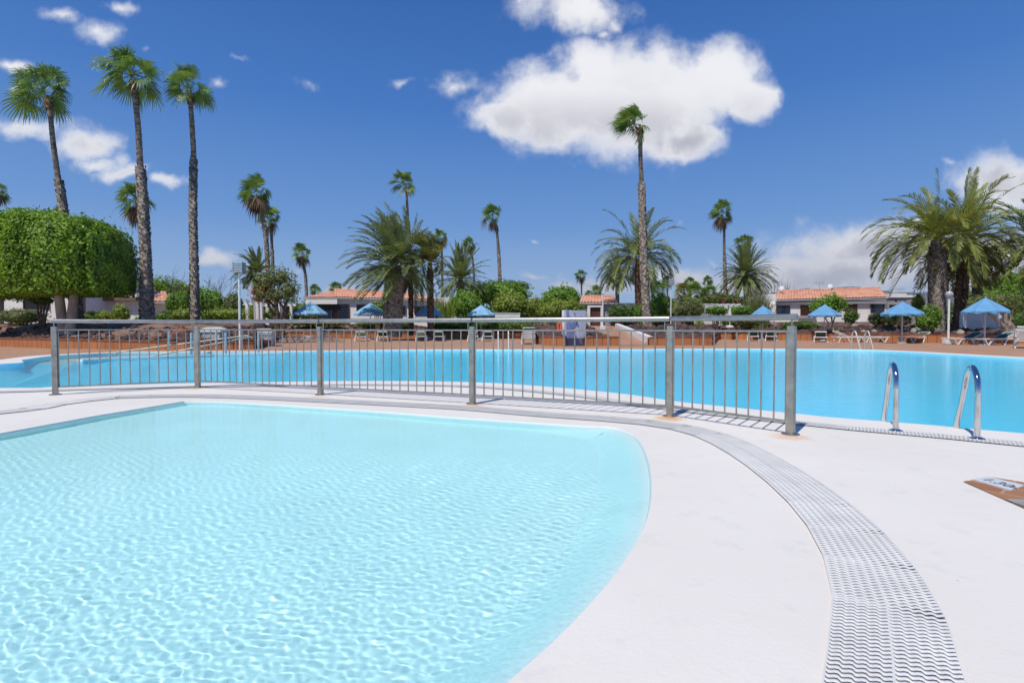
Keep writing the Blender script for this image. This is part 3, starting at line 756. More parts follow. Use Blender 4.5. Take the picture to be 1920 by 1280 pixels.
# ------------------------------------------------------------------ loungers
M_WP = mat('white_plastic', (.74, .74, .71), .5, var=.08, scale=4)
M_MINT = mat('mint_green_sling', (.36, .62, .50), .7, var=.08, scale=8)
M_DKG = mat('dark_green_sling', (.035, .12, .105), .7, var=.1, scale=8)
M_TOWEL = mat('blue_patterned_towel', (.60, .68, .78), .9, scale=9, c2=(.06, .14, .36))
def lounger_mesh(kind, back_deg, sling):
    """bed along x, head end at +x; returns list of (name, MB, material)"""
    out = []; z = .31; fr = MB()
    for s in (-1, 1):
        pts = [(-.95, s*.31, z-.03), (-.90, s*.31, z), (-.3, s*.31, z-.012), (.28, s*.31, z), (.95, s*.31, z-.01)]
        for a, b_ in zip(pts, pts[1:]): fr.bar(a, b_, .045, .065)
    for x in (-.93, .28, .93): fr.bar((x, -.31, z-.01), (x, .31, z-.01), .04, .05)
    out.append(('frame', fr, M_WP))
    for s in (-1, 1):
        l = MB(); l.bar((-.86, s*.315, z-.02), (-.70, s*.33, .0), .05, .045); l.bar((-.42, s*.315, z-.02), (-.66, s*.33, 0), .05, .045); out.append(('leg', l, M_WP))
        l = MB(); l.bar((.36, s*.315, z-.02), (.20, s*.33, .0), .05, .045); l.bar((.72, s*.315, z-.02), (.84, s*.33, 0), .05, .045); out.append(('leg', l, M_WP))
    b = MB()
    if sling is None:
        for i in range(15): b.box(-.90+i*.077, -.90+i*.077+.052, -.29, .29, z-.008, z+.012)
    else: b.box(-.91, .26, -.285, .285, z-.006, z+.014)
    out.append(('seat', b, sling if sling in (M_MINT,) else M_WP))
    a = R(back_deg); M = Matrix.Translation((.27, 0, z+.02)) @ Matrix.Rotation(-a, 4, 'Y'); bk = MB()
    bk.box(0, .70, -.30, -.255, -.02, .02, M); bk.box(0, .70, .255, .30, -.02, .02, M); bk.box(.66, .71, -.255, .255, -.02, .02, M)
    out.append(('backrest', bk, M_WP))
    s2 = MB()
    if sling is None:
        for i in range(8): s2.box(.03+i*.078, .08+i*.078, -.25, .25, -.008, .008, M)
        out.append(('backrest_slats', s2, M_WP))
    else:
        s2.box(.0, .655, -.252, .252, -.008, .01, M); out.append(('sling', s2, sling))
    if kind == 'side' and back_deg > 5:
        for q in (.27, -.27): st = MB(); e = M @ Vector((.45, q, 0)); st.bar(e, (.86, q, z), .02); out.append(('prop_arm', st, M_WP))
    return out
PROTO = {}
def lounger(loc, rz, label, back, sling, group, kind='side', towel=False, z=0.0):
    key = (kind, back, sling.name if sling else None)
    root = thing('sun_lounger', label, 'sun lounger', (loc[0], loc[1], z), rz, group)
    if key not in PROTO: PROTO[key] = [(n, mb.build(n+'_source', m).data, m) for n, mb, m in lounger_mesh(kind, back, sling)]; [bpy.data.objects.remove(o) for o in list(COL.objects) if o.name.endswith('_source') or '_source.' in o.name]
    for n, me, m in PROTO[key]: me.name = n; link(bpy.data.objects.new(n, me), root)
    return root
GL = 'white loungers standing singly on the terrace'
def lg(px, py, ang, label, back, sling, group=GL, **k):
    g = G(px, py)
    if 255 < ang < 275: ang = 270-math.degrees(math.atan2(px-960, 1000))+(ang-268)*.8
    return lounger(g, R(ang), label, back, sling, group, **k)
lg(540, 641.5, 172, 'grey white slatted lounger seen side on, right of the left stack', 0, None)
lg(596, 640, 3, 'white slatted lounger side on with its raised back by the fence post', 38, None)
lg(678, 639.5, 262, 'mint green lounger under the left side of the second parasol from the left', 24, M_MINT)
lg(719, 639.5, 262, 'dark green lounger right of the second parasol pole from the left', 24, M_DKG)
lg(791, 639, 264, 'mint green lounger left of the third parasol pole from the left', 24, M_MINT)
lg(824, 639, 264, 'dark green lounger right of the third parasol pole from the left', 24, M_DKG)
lg(887, 638.8, 267, 'mint green lounger left of the parasol pole by the middle fence post', 24, M_MINT)
lg(914, 638.8, 267, 'dark green lounger right of the parasol pole by the middle fence post', 24, M_DKG)
lg(1412, 638.5, 268, 'white lounger with green back and a pale towel, seen between the last fence bars', 24, M_DKG)
lg(1446, 638.5, 268, 'small dark green lounger just left of the nearest fence post', 24, M_DKG)
tl = lg(1538, 641, 270, 'white lounger draped with a blue and white patterned towel', 24, M_DKG)
mb = MB(); M = Matrix.Translation((.27, 0, .35)) @ Matrix.Rotation(-R(24), 4, 'Y')
for k in range(6):
    mb.box(.08+k*.1, .08+(k+1)*.1, -.27, .27, .0+.006*(k % 2), .028+.01*math.sin(k*2.1), M)
tw = mb.build('towel', M_TOWEL); tw.location = tl.location; tw.rotation_euler = tl.rotation_euler; tag(tw, 'blue and white patterned towel draped over the lounger back', 'towel')
lg(1595, 641.5, 176, 'white flat lounger end behind the left rail of the far right ladder', 26, None)
lg(1630, 641.5, 180, 'white flat lounger just right of the far right ladder', 0, None)
lg(1715, 642.5, 22, 'dark green lounger right of the pole of the second parasol from the right', 22, M_DKG)
lg(1806, 645.5, 8, 'long white lounger with dark green back beside the globe lamp foot', 24, M_DKG)
lg(1864, 646.5, 6, 'long white lounger with dark green back under the largest parasol', 24, M_DKG)
def stack(px, py, ang, n, labels, group, sling=None, pitch=.092):
    g = G(px, py); ang = 268-math.degrees(math.atan2(px-960, 1000))*.9
    for k in range(n): lounger(g+Vector((.01*(k % 2), .012*((k*7) % 3), 0)), R(ang+1.2*((k*5) % 3-1)), labels[k], 0 if k < n-1 else 8, sling if k == n-1 else None, group, kind='stack', z=k*pitch)
ordn = ['lowest', 'second from the bottom', 'third from the bottom', 'fourth from the bottom', 'fifth from the bottom', 'topmost']
stack(498, 648, 266, 6, ['white lounger %s in the left stack near the flood light pole' % o for o in ordn[:5]]+['mint green topped lounger crowning the left stack'], 'stacked loungers left of the fence centre', M_MINT, .075)
stack(992, 644.5, 268, 6, ['white lounger %s in the middle stack beside the curved planter' % o for o in ordn[:5]]+['mint green topped lounger crowning the middle stack'], 'stacked loungers by the curved planter', M_MINT, .085)
stack(1923, 652, 262, 6, ['white lounger %s in the stack cut off by the right edge' % o for o in ordn], 'stacked loungers at the right edge', None, .095)
# ------------------------------------------------------------------ lamps and poles
M_LW = mat('white_lamp_paint', (.74, .74, .72), .45, var=.06)
M_GLOBE = mat('smoked_lamp_globe', (.42, .43, .44), .12, var=.1)
M_GRILLE = mat('grey_lamp_grille', (.55, .57, .58), .5, .3, var=.1)
def flood(px, Y, top, w, h, label, zb=0.0, pr=.045):
    b = P(px, 640, Y); b.z = zb; zt = P(px, top+h, Y).z; s = Y/1000; root = thing('flood_light_pole', label, 'street lamp', tuple(b)); H = zt-zb
    MB().tube([(0, 0, 0), (0, 0, H)], pr, 12).build('pole', M_LW, root, smooth=True)
    mb = MB(); W = w*s/2; hh = h*s
    for i in range(6): mb.box(-W, W, -.16, .16, H+hh*(i/6)+.01, H+hh*(i/6)+hh/6*.55)
    for x in (-W, W-.02): mb.box(x, x+.02, -.165, .165, H, H+hh)
    mb.build('louvres', M_GRILLE, root)
    mb = MB(); mb.box(-W*.8, W*.8, -.12, .12, H+.01, H+hh-.02); mb.build('lamp_housing', M_GRILLE, root)
    return root
flood(450, 20.6, 492, 18, 20, 'tall white flood light pole with a slatted square head at the left', zb=.0, pr=.042)
flood(1257.5, 33, 523, 9, 12, 'slim white flood light pole rising behind the last fence joint', zb=.6, pr=.035)
def globe(px, Y, top, gw, gh, label, zb, pr=.035, foot=None, dark=True):
    b = P(px, 640, Y); b.z = zb; s = Y/1000; zt = P(px, top, Y).z; root = thing('globe_lamp', label, 'street lamp', tuple(b)); H = zt-zb; r = gw*s/2*wide(px); hh = gh*s
    MB().tube([(0, 0, 0), (0, 0, H-hh+.02)], pr, 12).build('pole', M_LW, root, smooth=True)
    MB().lathe([(0.001, 0), (r*.6, -.03*hh), (r*.98, -.35*hh), (r, -.42*hh)], (0, 0, H), 24).build('lamp_cap', M_LW if not dark else M_GLOBE, root, smooth=True)
    MB().lathe([(r, -.42*hh), (r*.93, -.62*hh), (r*.6, -.9*hh), (r*.2, -hh), (.001, -hh)], (0, 0, H-.002), 24).build('globe', M_GLOBE if dark else M_LW, root, smooth=True)
    if foot: MB().box(-foot, foot, -foot*.7, foot*.7, 0, .24).build('foot', M_LW, root, bevel=.04)
    return root
globe(1778, 27.2, 546, 17, 13, 'white lamp post with a smoked globe standing by the right planter wall', 0.0, .05, .22)
globe(478, 40, 554, 12, 7, 'small white mushroom lamp beside the left pergola', 1.0, .05, dark=False)
globe(1130, 31, 548, 6, 4, 'thin white lamp post on the brick ramp above the shower', .72, .04, .16, dark=False)
# ------------------------------------------------------------------ ramp handrails
M_PGREY = mat('galvanised_post', (.45, .53, .55), .45, .4, var=.1)
def ramp_rail(label, p0, p1, posts_):
    root = thing('ramp_handrail', label, 'handrail', tuple(p0)); 
    MB().tube([p0+Vector((0, -.0, -.12)), p0, p1, p1+Vector((.12, 0, -.03))], .024, 10)  .build('rail', M_STEEL, root, smooth=True, origin=p0)
    for px, y0, y1, Y in posts_:
        a = P(px, y1, Y); b_ = P(px, y0, Y); MB().tube([a, b_], .036, 12).build('post', M_PGREY, root, smooth=True, origin=p0)
ramp_rail('front steel handrail sloping down into the pool at the left', P(262, 672, 16.0), P(468, 631.5, 18.0), [(358.8, 623, 667, 16.9), (423, 623, 664, 17.5), (484.5, 623, 661, 18.2)])
ramp_rail('rear steel handrail of the pool access ramp at the left', P(219, 660, 17.8), P(462, 629, 19.3), [(317, 620, 655, 18.3), (405, 621, 655, 19.0)])
# ------------------------------------------------------------------ shower
M_MOS = None
def mosaic(name, c1, c2):
    m, b, p = new_mat(name); tc = b.node('ShaderNodeTexCoord'); v = b.node('ShaderNodeTexVoronoi'); v.distance = 'CHEBYCHEV'; v.inputs['Randomness'].default_value = .25; v.inputs['Scale'].default_value = 14
    b.link(tc.outputs['Object'], v.inputs['Vector']); sp = b.node('ShaderNodeSeparateColor'); b.link(v.outputs['Color'], sp.inputs[0])
    b.link(b.mix(sp.outputs[0], c1, c2), p.inputs['Base Color']); p.inputs['Roughness'].default_value = .35; return m
M_MOS = mosaic('lilac_mosaic', (.33, .355, .47), (.45, .47, .57)); M_MOSD = mosaic('indigo_mosaic', (.10, .13, .28), (.17, .20, .38))
def shower():
    Y = 25.2; s = Y/1000; b = P(1078, 640, Y); b.z = 0; root = thing('mosaic_shower', 'tall lilac mosaic shower wall with a dark blue sail shape and round hole', 'shower', tuple(b))
    top = P(1078, 580.5, Y).z; W = 20*s; n = 16; th = .22
    def curve(x): return .10*math.cos(x/W*1.2)
    mb = MB(); V = []
    zs = [0, .35, .7, 1.0, 1.3, 1.5, top-.05]
    for zf in (0, 1):
        for k in range(n+1):
            x = -W+2*W*k/n
            for z in zs:
                zz = z if z != zs[-1] else top-.02+.02*math.cos(x/W*2.0)*-1
                V.append((x, -curve(x)+(th if zf else 0), zz))
    m_ = len(zs); N1 = (n+1)*m_
    def id_(f, k, j): return f*N1+k*m_+j
    F = []
    for k in range(n):
        for j in range(m_-1):
            F.append((id_(0, k, j), id_(0, k+1, j), id_(0, k+1, j+1), id_(0, k, j+1))); F.append((id_(1, k+1, j), id_(1, k, j), id_(1, k, j+1), id_(1, k+1, j+1)))
        F.append((id_(0, k, m_-1), id_(0, k+1, m_-1), id_(1, k+1, m_-1), id_(1, k, m_-1)))
    for k in (0, n):
        for j in range(m_-1): F.append((id_(0, k, j), id_(0, k, j+1), id_(1, k, j+1), id_(1, k, j)))
    mb.v = V; mb.f = F; mb.build('panel', M_MOS, root)
    # sail inlay: dark field on the left whose right border sweeps down to the right
    mb = MB(); kk = 14
    def xr(t): return -W*.10-W*.50*t+W*.75*(1-t)**2.2*1.0     # t: 0 floor, 1 top
    hz = top*.98
    for k in range(kk):
        t0, t1 = k/kk, (k+1)/kk
        a0, a1 = xr(t0), xr(t1); l = -W*.82
        if a0 <= l: continue
        for u in range(4):
            x0 = l+(a0-l)*u/4; x1 = l+(a0-l)*(u+1)/4; y0 = l+(a1-l)*u/4; y1 = l+(a1-l)*(u+1)/4
            mb.quad((x0, -curve(x0)-.006, t0*hz), (x1, -curve(x1)-.006, t0*hz), (y1, -curve(y1)-.006, t1*hz), (y0, -curve(y0)-.006, t1*hz))
    mb.build('sail_inlay', M_MOSD, root)
    mb = MB(); cx = -W*.05; cz = top*.62; pts = []
    for k in range(20):
        a = 2*math.pi*k/20; x = cx+.125*math.cos(a)+.03*math.sin(a); pts.append((x, -curve(x)-.010, cz+.24*math.sin(a)))
    mb.poly(pts); mb.build('dark_disc', M_MOSD, root)
    mb = MB(); mb.box(-W-.10, -W-.004, -.02, th, 0, top-.02); mb.build('side_column', M_WHITE, root)
    MB().tube([(-.05, -.09, top-.14), (-.05, -.26, top-.14), (-.05, -.32, top-.2)], .014, 8).build('shower_arm', M_CHROME, root, smooth=True)
    MB().lathe([(.015, .05), (.06, 0), (.06, -.01)], (-.05, -.32, top-.26), 12).build('shower_head', M_CHROME, root, smooth=True)
    return top
shower()
M_ORANGE = mat('orange_lifebuoy', (.72, .12, .045), .6, var=.15)
b_ = P(1049, 613, 24.9); root = thing('life_buoy', 'orange life buoy hanging on the left side of the mosaic shower', 'life buoy', tuple(b_))
pts = [(.075*math.cos(a), .02*math.sin(a), .20*math.sin(a)) for a in [2*math.pi*k/24 for k in range(25)]]
MB().tube(pts, .055, 10, cap=False).build('ring', M_ORANGE, root, smooth=True)
MB().tube([(0, 0, .28), (.02, .06, .42)], .012, 6).build('rope', M_WP, root)
# white storage box behind the left wall
b_ = P(401, 639, 21.2); b_.z = .26; root = thing('storage_box', 'white round topped plastic box behind the left planter wall', 'storage box', tuple(b_))
MB().box(-.36, .36, -.22, .28, 0, .42).build('body', mat('grey_plastic', (.45, .45, .46), .6, var=.1), root, bevel=.04)
mb = MB(); n = 10
for k in range(n):
    a, c = math.pi*k/n, math.pi*(k+1)/n
    mb.quad((-.42*math.cos(a), -.27, .425+.2*math.sin(a)), (-.42*math.cos(c), -.27, .425+.2*math.sin(c)), (-.42*math.cos(c), .33, .425+.2*math.sin(c)), (-.42*math.cos(a), .33, .425+.2*math.sin(a)))
for y in (-.27, .33): mb.poly([(-.42*math.cos(math.pi*k/n), y, .425+.2*math.sin(math.pi*k/n)) for k in range(n+1)])
mb.build('lid', M_WP, root)
# tipped terracotta pot in the left bed
b_ = P(341, 622, 22.3); b_.z = T(b_.x, b_.y)-.03; root = thing('terracotta_pot', 'large dark terracotta bowl lying in the left planting bed', 'plant pot', tuple(b_))
MB().lathe([(.001, .30), (.10, .30), (.22, .25), (.34, .12), (.38, 0), (.33, 0)], (0, 0, 0), 24).build('bowl', mat('red_terracotta', (.30, .09, .045), .8, var=.2, scale=5), root, smooth=True)
mb = MB()
for k in range(7):
    a = k*.9; mb.bar((0, 0, .28), (.42*math.cos(a), .3*math.sin(a)-.1, .42+.1*math.sin(k*2)), .035, .012)
mb.build('dry_leaf', mat('rusty_leaf', (.42, .16, .07), .8, var=.2), root)
# ------------------------------------------------------------------ houses
M_HW = mat('house_white_render', (.91, .88, .83), .9, var=.05, scale=.8, bump=.15, bscale=9)
M_HG = mat('grey_render_and_eave_shade', (.40, .39, .40), .9, var=.12, scale=.8)
M_HB = mat('house_brown_render', (.26, .17, .14), .9, var=.15, scale=.8)
M_DARK = mat('opening_shade', (.018, .017, .018), .35, var=.2)  # near-black colour standing for the shade inside openings
M_SHUT = mat('brown_shutter_wood', (.13, .045, .03), .6, var=.2, scale=6)
M_GLASS = mat('dark_window_glass', (.03, .045, .075), .08, var=.2)
M_STONE = None
def stone_mat():
    m, b, p = new_mat('plinth_stone'); tc = b.node('ShaderNodeTexCoord'); v = b.node('ShaderNodeTexVoronoi'); v.inputs['Scale'].default_value = 3.6; b.link(tc.outputs['Object'], v.inputs['Vector'])
    sp = b.node('ShaderNodeSeparateColor'); b.link(v.outputs['Color'], sp.inputs[0]); b.link(b.mix(sp.outputs[0], (.20, .13, .10), (.46, .38, .32)), p.inputs['Base Color']); return m
M_STONE = stone_mat()
def tiles_mat():
    m, b, p = new_mat('clay_roof_tiles'); tc = b.node('ShaderNodeTexCoord'); sp = b.node('ShaderNodeSeparateXYZ'); b.link(tc.outputs['Object'], sp.inputs[0])
    v = b.node('ShaderNodeTexVoronoi'); v.inputs['Scale'].default_value = 3.2; b.link(tc.outputs['Object'], v.inputs['Vector']); s2 = b.node('ShaderNodeSeparateColor'); b.link(v.outputs['Color'], s2.inputs[0])
    n = b.noise(tc.outputs['Object'], 1.3, 4, .6)
    col = b.mix(s2.outputs[0], (.56, .25, .165), (.74, .40, .28)); col = b.mix(b.m('MULTIPLY', b.step(n, .5, .75), .4), col, (.66, .50, .40))
    b.link(col, p.inputs['Base Color']); p.inputs['Roughness'].default_value = .85
    return m
M_TILE = tiles_mat()
class House:
    def __init__(s, label, px, Y, name='bungalow', cat='house', zb=1.0, group=None):
        s.Y = Y; s.o = P(px, 640, Y); s.o.z = zb; s.root = thing(name, label, cat, tuple(s.o), 0, group)
    def box(s, name, x0, x1, y0, y1, m, off=0.0, depth=.3, parent=None, bevel=0.0, zb=None):
        Y = s.Y+off; a = P(x0, y1, Y); b_ = P(x1, y0, Y); mb = MB(); zb = .6 if zb is None and y1 >= 592 and name in ('wall', 'door', 'veranda_shade') else zb; mb.box(a.x, b_.x, Y, Y+depth, (a.z if zb is None else zb), b_.z)
        return mb.build(name, m, parent or s.root, origin=s.o, bevel=bevel)
    def window(s, x0, x1, y0, y1, m=None, off=-.05, sill=False, louvre=True):
        w = s.box('window', x0, x1, y0, y1, m or M_SHUT, off=off, depth=.06)
        Y = s.Y+off-.03; a = P(x0, y1, Y); b_ = P(x1, y0, Y); mb = MB()
        if louvre:
            nl = 9
            for i in range(nl):
                z = a.z+(b_.z-a.z)*(i+.5)/nl; mb.box(a.x+.06, (a.x+b_.x)/2-.03, Y-.012, Y+.02, z-.028, z+.022); mb.box((a.x+b_.x)/2+.03, b_.x-.06, Y-.012, Y+.02, z-.028, z+.022)
            mb.build('shutter', M_SHUT, w, origin=s.o)
        else:
            n = max(1, int((b_.x-a.x)/.9))
            for i in range(n+1): x = a.x+(b_.x-a.x)*i/n; mb.box(x-.03, x+.03, Y-.01, Y+.03, a.z, b_.z)
            mb.box(a.x, b_.x, Y-.013, Y+.027, b_.z-.05, b_.z)
            mb.build('window_frame', M_SHUT, w, origin=s.o)
        if sill: s.box('window_sill', x0-4, x1+5, y1-.5, y1+4.5, M_HG, off=off-.16, depth=.2, parent=w)
        return w
    def roof(s, xe0, xe1, ye, xr0, xr1, yr, run=3.0, off=0.0, name='roof', ye1=None, yr1=None):
        """barrel tiled slope from eaves to ridge"""
        ye1 = ye if ye1 is None else ye1; yr1 = yr if yr1 is None else yr1
        A = P(xe0, ye, s.Y+off); B = P(xe1, ye1, s.Y+off); C = P(xr1, yr1, s.Y+off+run); D = P(xr0, yr, s.Y+off+run)
        L = (B-A).length; n = max(4, int(L/.26)); V = []; F = []; per = 6; rows = 10
        nrm = (B-A).cross(D-A).normalized(); 
        if nrm.z < 0: nrm = -nrm
        cols = n*per+1
        for r in range(rows*2+1):
            t = (r//2+(r % 2))/rows if r else 0; t = min(1, t); lift = .03 if r % 2 == 1 else 0.0
            for c in range(cols):
                u = c/(cols-1); p = (A.lerp(B, u)).lerp(D.lerp(C, u), t); ph = (c % per)/per
                V.append(p+nrm*(.075*abs(math.sin(math.pi*ph))+(.025 if r % 2 == 0 else 0.0)-.0))
        for r in range(rows*2):
            for c in range(cols-1): F.append((r*cols+c, r*cols+c+1, (r+1)*cols+c+1, (r+1)*cols+c))
        o = mesh_np(name, [tuple(v) for v in V], F, M_TILE, s.root, origin=s.o)
        # solid slab under the tiles, and the far slope
        mb = MB(); dn = -nrm*.09; lowb = Vector((0, 0, -.02))
        E = C+Vector((0, run*.9, -(C.z-B.z))); Fp = D+Vector((0, run*.9, -(D.z-A.z)))
        mb.quad(A+dn, B+dn, C+dn, D+dn); mb.quad(D, C, E, Fp); mb.quad(A+dn, A-nrm*.0, B-nrm*.0, B+dn)
        mb.build('roof_deck', M_HW, o, origin=s.o)
        rd = MB(); rd.tube([D+Vector((0, 0, .06)), C+Vector((0, 0, .06))], .11, 8); rd.build('ridge_tile', M_TILE, o, smooth=True, origin=s.o)
        return o
# right bungalow
h = House('white bungalow with terracotta roof and brown shutters on the right', 1560, 46, zb=1.1)
h.box('wall', 1448, 1662, 569, 603, M_HW, depth=6)
h.box('stone_plinth', 1446, 1664, 603.2, 614, M_STONE, off=-.12, depth=.5)
h.box('wall', 1440, 1456, 551, 575, M_HW, off=.4, depth=4)
h.box('fascia_beam', 1456, 1664, 563.5, 569.5, M_HG, off=-.22, depth=.2)
h.box('dentil_band', 1457, 1663, 561.5, 563.2, M_HW, off=-.26, depth=.2)
h.roof(1456, 1666, 562.6, 1458, 1649, 547.2, run=3.4, off=-.34, ye1=557.5, yr1=541.0)
h.window(1501, 1526, 572, 592, sill=True)
h.window(1586, 1608, 570, 588)
h.window(1633, 1658, 569.8, 586, M_GLASS, louvre=False)
h.window(1456, 1481, 573, 588, M_GLASS, louvre=False)
h2 = House('flat roofed grey annex with white parapet right of the shuttered bungalow', 1700, 47.5, zb=1.1)
h2.box('wall', 1664, 1745, 558, 600, M_HG, depth=4); h2.box('parapet', 1662, 1700, 550, 557.6, M_HW, off=-.15, depth=1.2); h2.box('parapet', 1700.3, 1722, 553, 557.6, M_HW, off=-.1, depth=1.2)
h2.box('vent', 1678.5, 1682, 562, 565, M_DARK, off=-.03, depth=.1)
h2.window(1668, 1690, 571, 590, M_DARK, louvre=False)
# centre bungalow
h = House('small white outbuilding with terracotta roof and brown door behind the ramp', 1125, 44, zb=1.1)
h.box('wall', 1092, 1146, 570, 600, M_HG, depth=4)  # white wall coloured grey for the shade under the eaves
h.box('wall', 1101, 1106.6, 576, 600, M_HW, off=-.25, depth=.24); h.box('wall', 1126.4, 1131, 576, 600, M_HW, off=-.25, depth=.24)
h.box('door_lintel', 1101, 1131, 572.5, 575.8, M_HW, off=-.26, depth=.25)
h.box('fascia_beam', 1088, 1160, 567.5, 571.5, M_HG, off=-.26, depth=.24)
d = h.box('door', 1107, 1126, 576.2, 600, M_SHUT, off=-.08, depth=.06)
h.roof(1087, 1161, 567.5, 1090, 1150, 557, run=3.0, off=-.34)
h.box('garden_wall', 1150, 1200, 568, 600, M_HW, off=2.0, depth=.4)
# centre-left bungalow
h = House('white bungalow with long terracotta roof and dark veranda behind the thick date palm', 720, 48, zb=1.1)
h.box('wall', 628, 858, 558, 606, M_HW, depth=6)
h.box('veranda_shade', 596, 654.5, 570.5, 606, M_DARK, off=-.08, depth=.05)  # flat dark panel painted for the veranda's shade
h.box('gable_wall', 573, 632, 560, 570, M_HW, off=-.4, depth=6)
h.window(600, 622, 574, 600, M_GLASS, off=-.12, louvre=False); h.window(634, 653, 573, 600, M_GLASS, off=-.12, louvre=False)
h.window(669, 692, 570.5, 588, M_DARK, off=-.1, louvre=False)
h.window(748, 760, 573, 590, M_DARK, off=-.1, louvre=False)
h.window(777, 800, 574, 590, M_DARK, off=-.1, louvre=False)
h.roof(628, 828, 557.5, 627, 775, 544.0, run=3.6, off=-.4, ye1=562, yr1=550)
h.roof(568, 632, 558.3, 612, 640, 549, run=3.2, off=-.45)
# left houses
h = House('white house with dark doorway showing under the clipped tree at the left', 60, 36, zb=1.0)
h.box('wall', -260, 160, 536, 592, M_HW, depth=6)
h.window(44, 90, 556, 580, M_DARK, louvre=False, off=-.06); h.window(137, 158, 556, 584, M_DARK, louvre=False, off=-.06)
h.box('roof_slab', -262, 163, 530, 536, M_HG, off=-.4, depth=7)
h = House('low white house with brown fascia and stepped roof left of the tall palms', 215, 38, zb=1.0)
h.box('wall', 160.5, 262, 563, 592, M_HW, depth=5); h.box('fascia_beam', 158, 254, 557, 563.5, M_HB, off=-.5, depth=.6); h.box('parapet', 160, 256, 547.5, 556.6, M_HW, off=-.3, depth=5)
h.box('vent', 184, 188.5, 549.5, 552.5, M_DARK, off=-.33, depth=.1)
h.roof(252, 318, 566, 256, 312, 550, run=3, off=.3); h.box('wall', 252, 318, 567, 600, M_HW, off=.9, depth=4)
for x, l in ((300, 0),):
    pass
# white garden walls
M_BRW = M_WHITE
def gwall(label, x0, x1, y0, Y, m=M_WHITE, zb=.6):
    a = P(x0, y0, Y); b_ = P(x1, y0, Y); mb = MB(); mb.box(a.x, b_.x, Y, Y+.22, zb, a.z); mb.box(a.x-.03, b_.x+.03, Y-.03, Y+.25, a.z+.002, a.z+.06)
    tag(mb.build('garden_wall', m), label, 'wall')
gwall('low white garden wall behind the tree with twisted trunks at the right', 1793, 1888, 585, 33.5)
gwall('low white wall glimpsed between the rounded bushes in the centre', 928, 975, 588, 43)
gwall('white garden wall behind the clipped hedges near the right pergola', 1312, 1345, 571, 44)
# pergolas
def pergola(label, xs, y0, Y, zb=1.0, beam=.22, depth=2.4):
    o0 = P(xs[0], 640, Y); o0.z = zb; root = thing('pergola', label, 'pergola', tuple(o0)); top = P(xs[0], y0, Y).z
    for i, x in enumerate(xs):
        c = P(x, 640, Y); MB().box(c.x-.13, c.x+.13, Y-.13, Y+.13, zb-.3, top-.002).build('column', M_WHITE, root, origin=o0, bevel=.02)
        MB().box(c.x-.11, c.x+.11, Y+depth-.11, Y+depth+.11, zb-.3, top-.002).build('column', M_WHITE, root, origin=o0, bevel=.02)
    a = P(xs[0], 600, Y); b_ = P(xs[-1], 600, Y)
    for yy in (Y, Y+depth): MB().box(a.x-.4, b_.x+.4, yy-.1, yy+.1, top, top+beam).build('beam', M_WHITE, root, origin=o0)
    n = int((b_.x-a.x)/.5)+1
    for i in range(n+1):
        x = a.x+(b_.x-a.x)*i/n; MB().box(x-.04, x+.04, Y-.4, Y+depth+.4, top+beam+.002, top+beam+.13).build('rafter', M_WHITE, root, origin=o0)
pergola('white pergola with square columns behind the bushes left of the veranda house', [465, 484, 503, 524], 572, 43)
pergola('white pergola beam above the clipped hedges on the right', [1322, 1350, 1384], 577, 46)
# folded white parasols
M_WC = canvas('white_canvas', (.74, .73, .70))
for px, t, b0, Y, lab in ((1319, 573, 598, 40, 'folded white parasol left, by the clipped hedges and pergola'), (1368, 577, 611, 38, 'folded white parasol right, in front of the pergola hedge')):
    b_ = P(px, 640, Y); b_.z = P(px, b0, Y).z-.1; root = thing('folded_parasol', lab, 'parasol', tuple(b_)); H = P(px, t, Y).z-b_.z
    MB().tube([(0, 0, 0), (0, 0, H)], .025, 8).build('pole', M_LW, root); V = []; mb = MB()
    mb.lathe([(.16, .45*H), (.17, .5*H), (.12, .7*H), (.06, .92*H), (.01, H)], (0, 0, 0), 10); mb.build('folded_canvas', M_WC, root)
    MB().lathe([(.28, 0), (.26, .1), (.06, .16)], (0, 0, 0), 16).build('foot', M_LW, root, smooth=True)
# satellite dishes and aerials on the right roof
def dish(px, py, Y, w, label):
    c = P(px, py, Y); root = thing('satellite_dish', label, 'satellite dish', tuple(c)); r = w/2*Y/1000; V = []
    mb = MB(); n = 18; M = Matrix.Rotation(R(-18), 4, 'Z') @ Matrix.Rotation(R(72), 4, 'X')
    for rr_, dd in ((0.001, -.06), (.5, -.045), (.85, -.012), (1, 0)):
        for k in range(n): a = 2*math.pi*k/n; mb.v.append(tuple(M @ Vector((rr_*r*math.cos(a), rr_*r*1.15*math.sin(a), -dd))))
    mb.f = [(q*n+k, q*n+(k+1) % n, (q+1)*n+(k+1) % n, (q+1)*n+k) for q in range(3) for k in range(n)]
    o = mb.build('reflector', M_WP, root, smooth=True); m = o.modifiers.new('t', 'SOLIDIFY'); m.thickness = .01
    MB().tube([(0, .05, 0), (0, .12, -.3), (0, .15, -1.1)], .03, 8).build('mast', M_PGREY, root); MB().tube([(0, 0, -r*.9), (0, -.45, 0)], .012, 6).build('feed_arm', M_PGREY, root)
dish(1466, 541, 48, 9, 'white satellite dish at the left end of the right bungalow roof')
dish(1557, 537.5, 49, 9, 'white satellite dish on the middle of the right bungalow roof')
def aerial(px, t, b0, Y, label):
    c = P(px, b0, Y); H = P(px, t, Y).z-c.z; root = thing('tv_aerial', label, 'aerial', tuple(c)); MB().tube([(0, 0, -.3), (0, 0, H)], .02, 6).build('mast', M_PGREY, root)
    mb = MB(); mb.bar((-.45, 0, H*.92), (.45, 0, H*.92), .02)
    for k in range(7): x = -.42+k*.14; mb.bar((x, 0, H*.92-.2), (x, 0, H*.92+.2), .014)
    mb.build('antenna_bars', M_PGREY, root)
aerial(1536, 529, 546, 48.5, 'thin television aerial between the two dishes on the right roof')
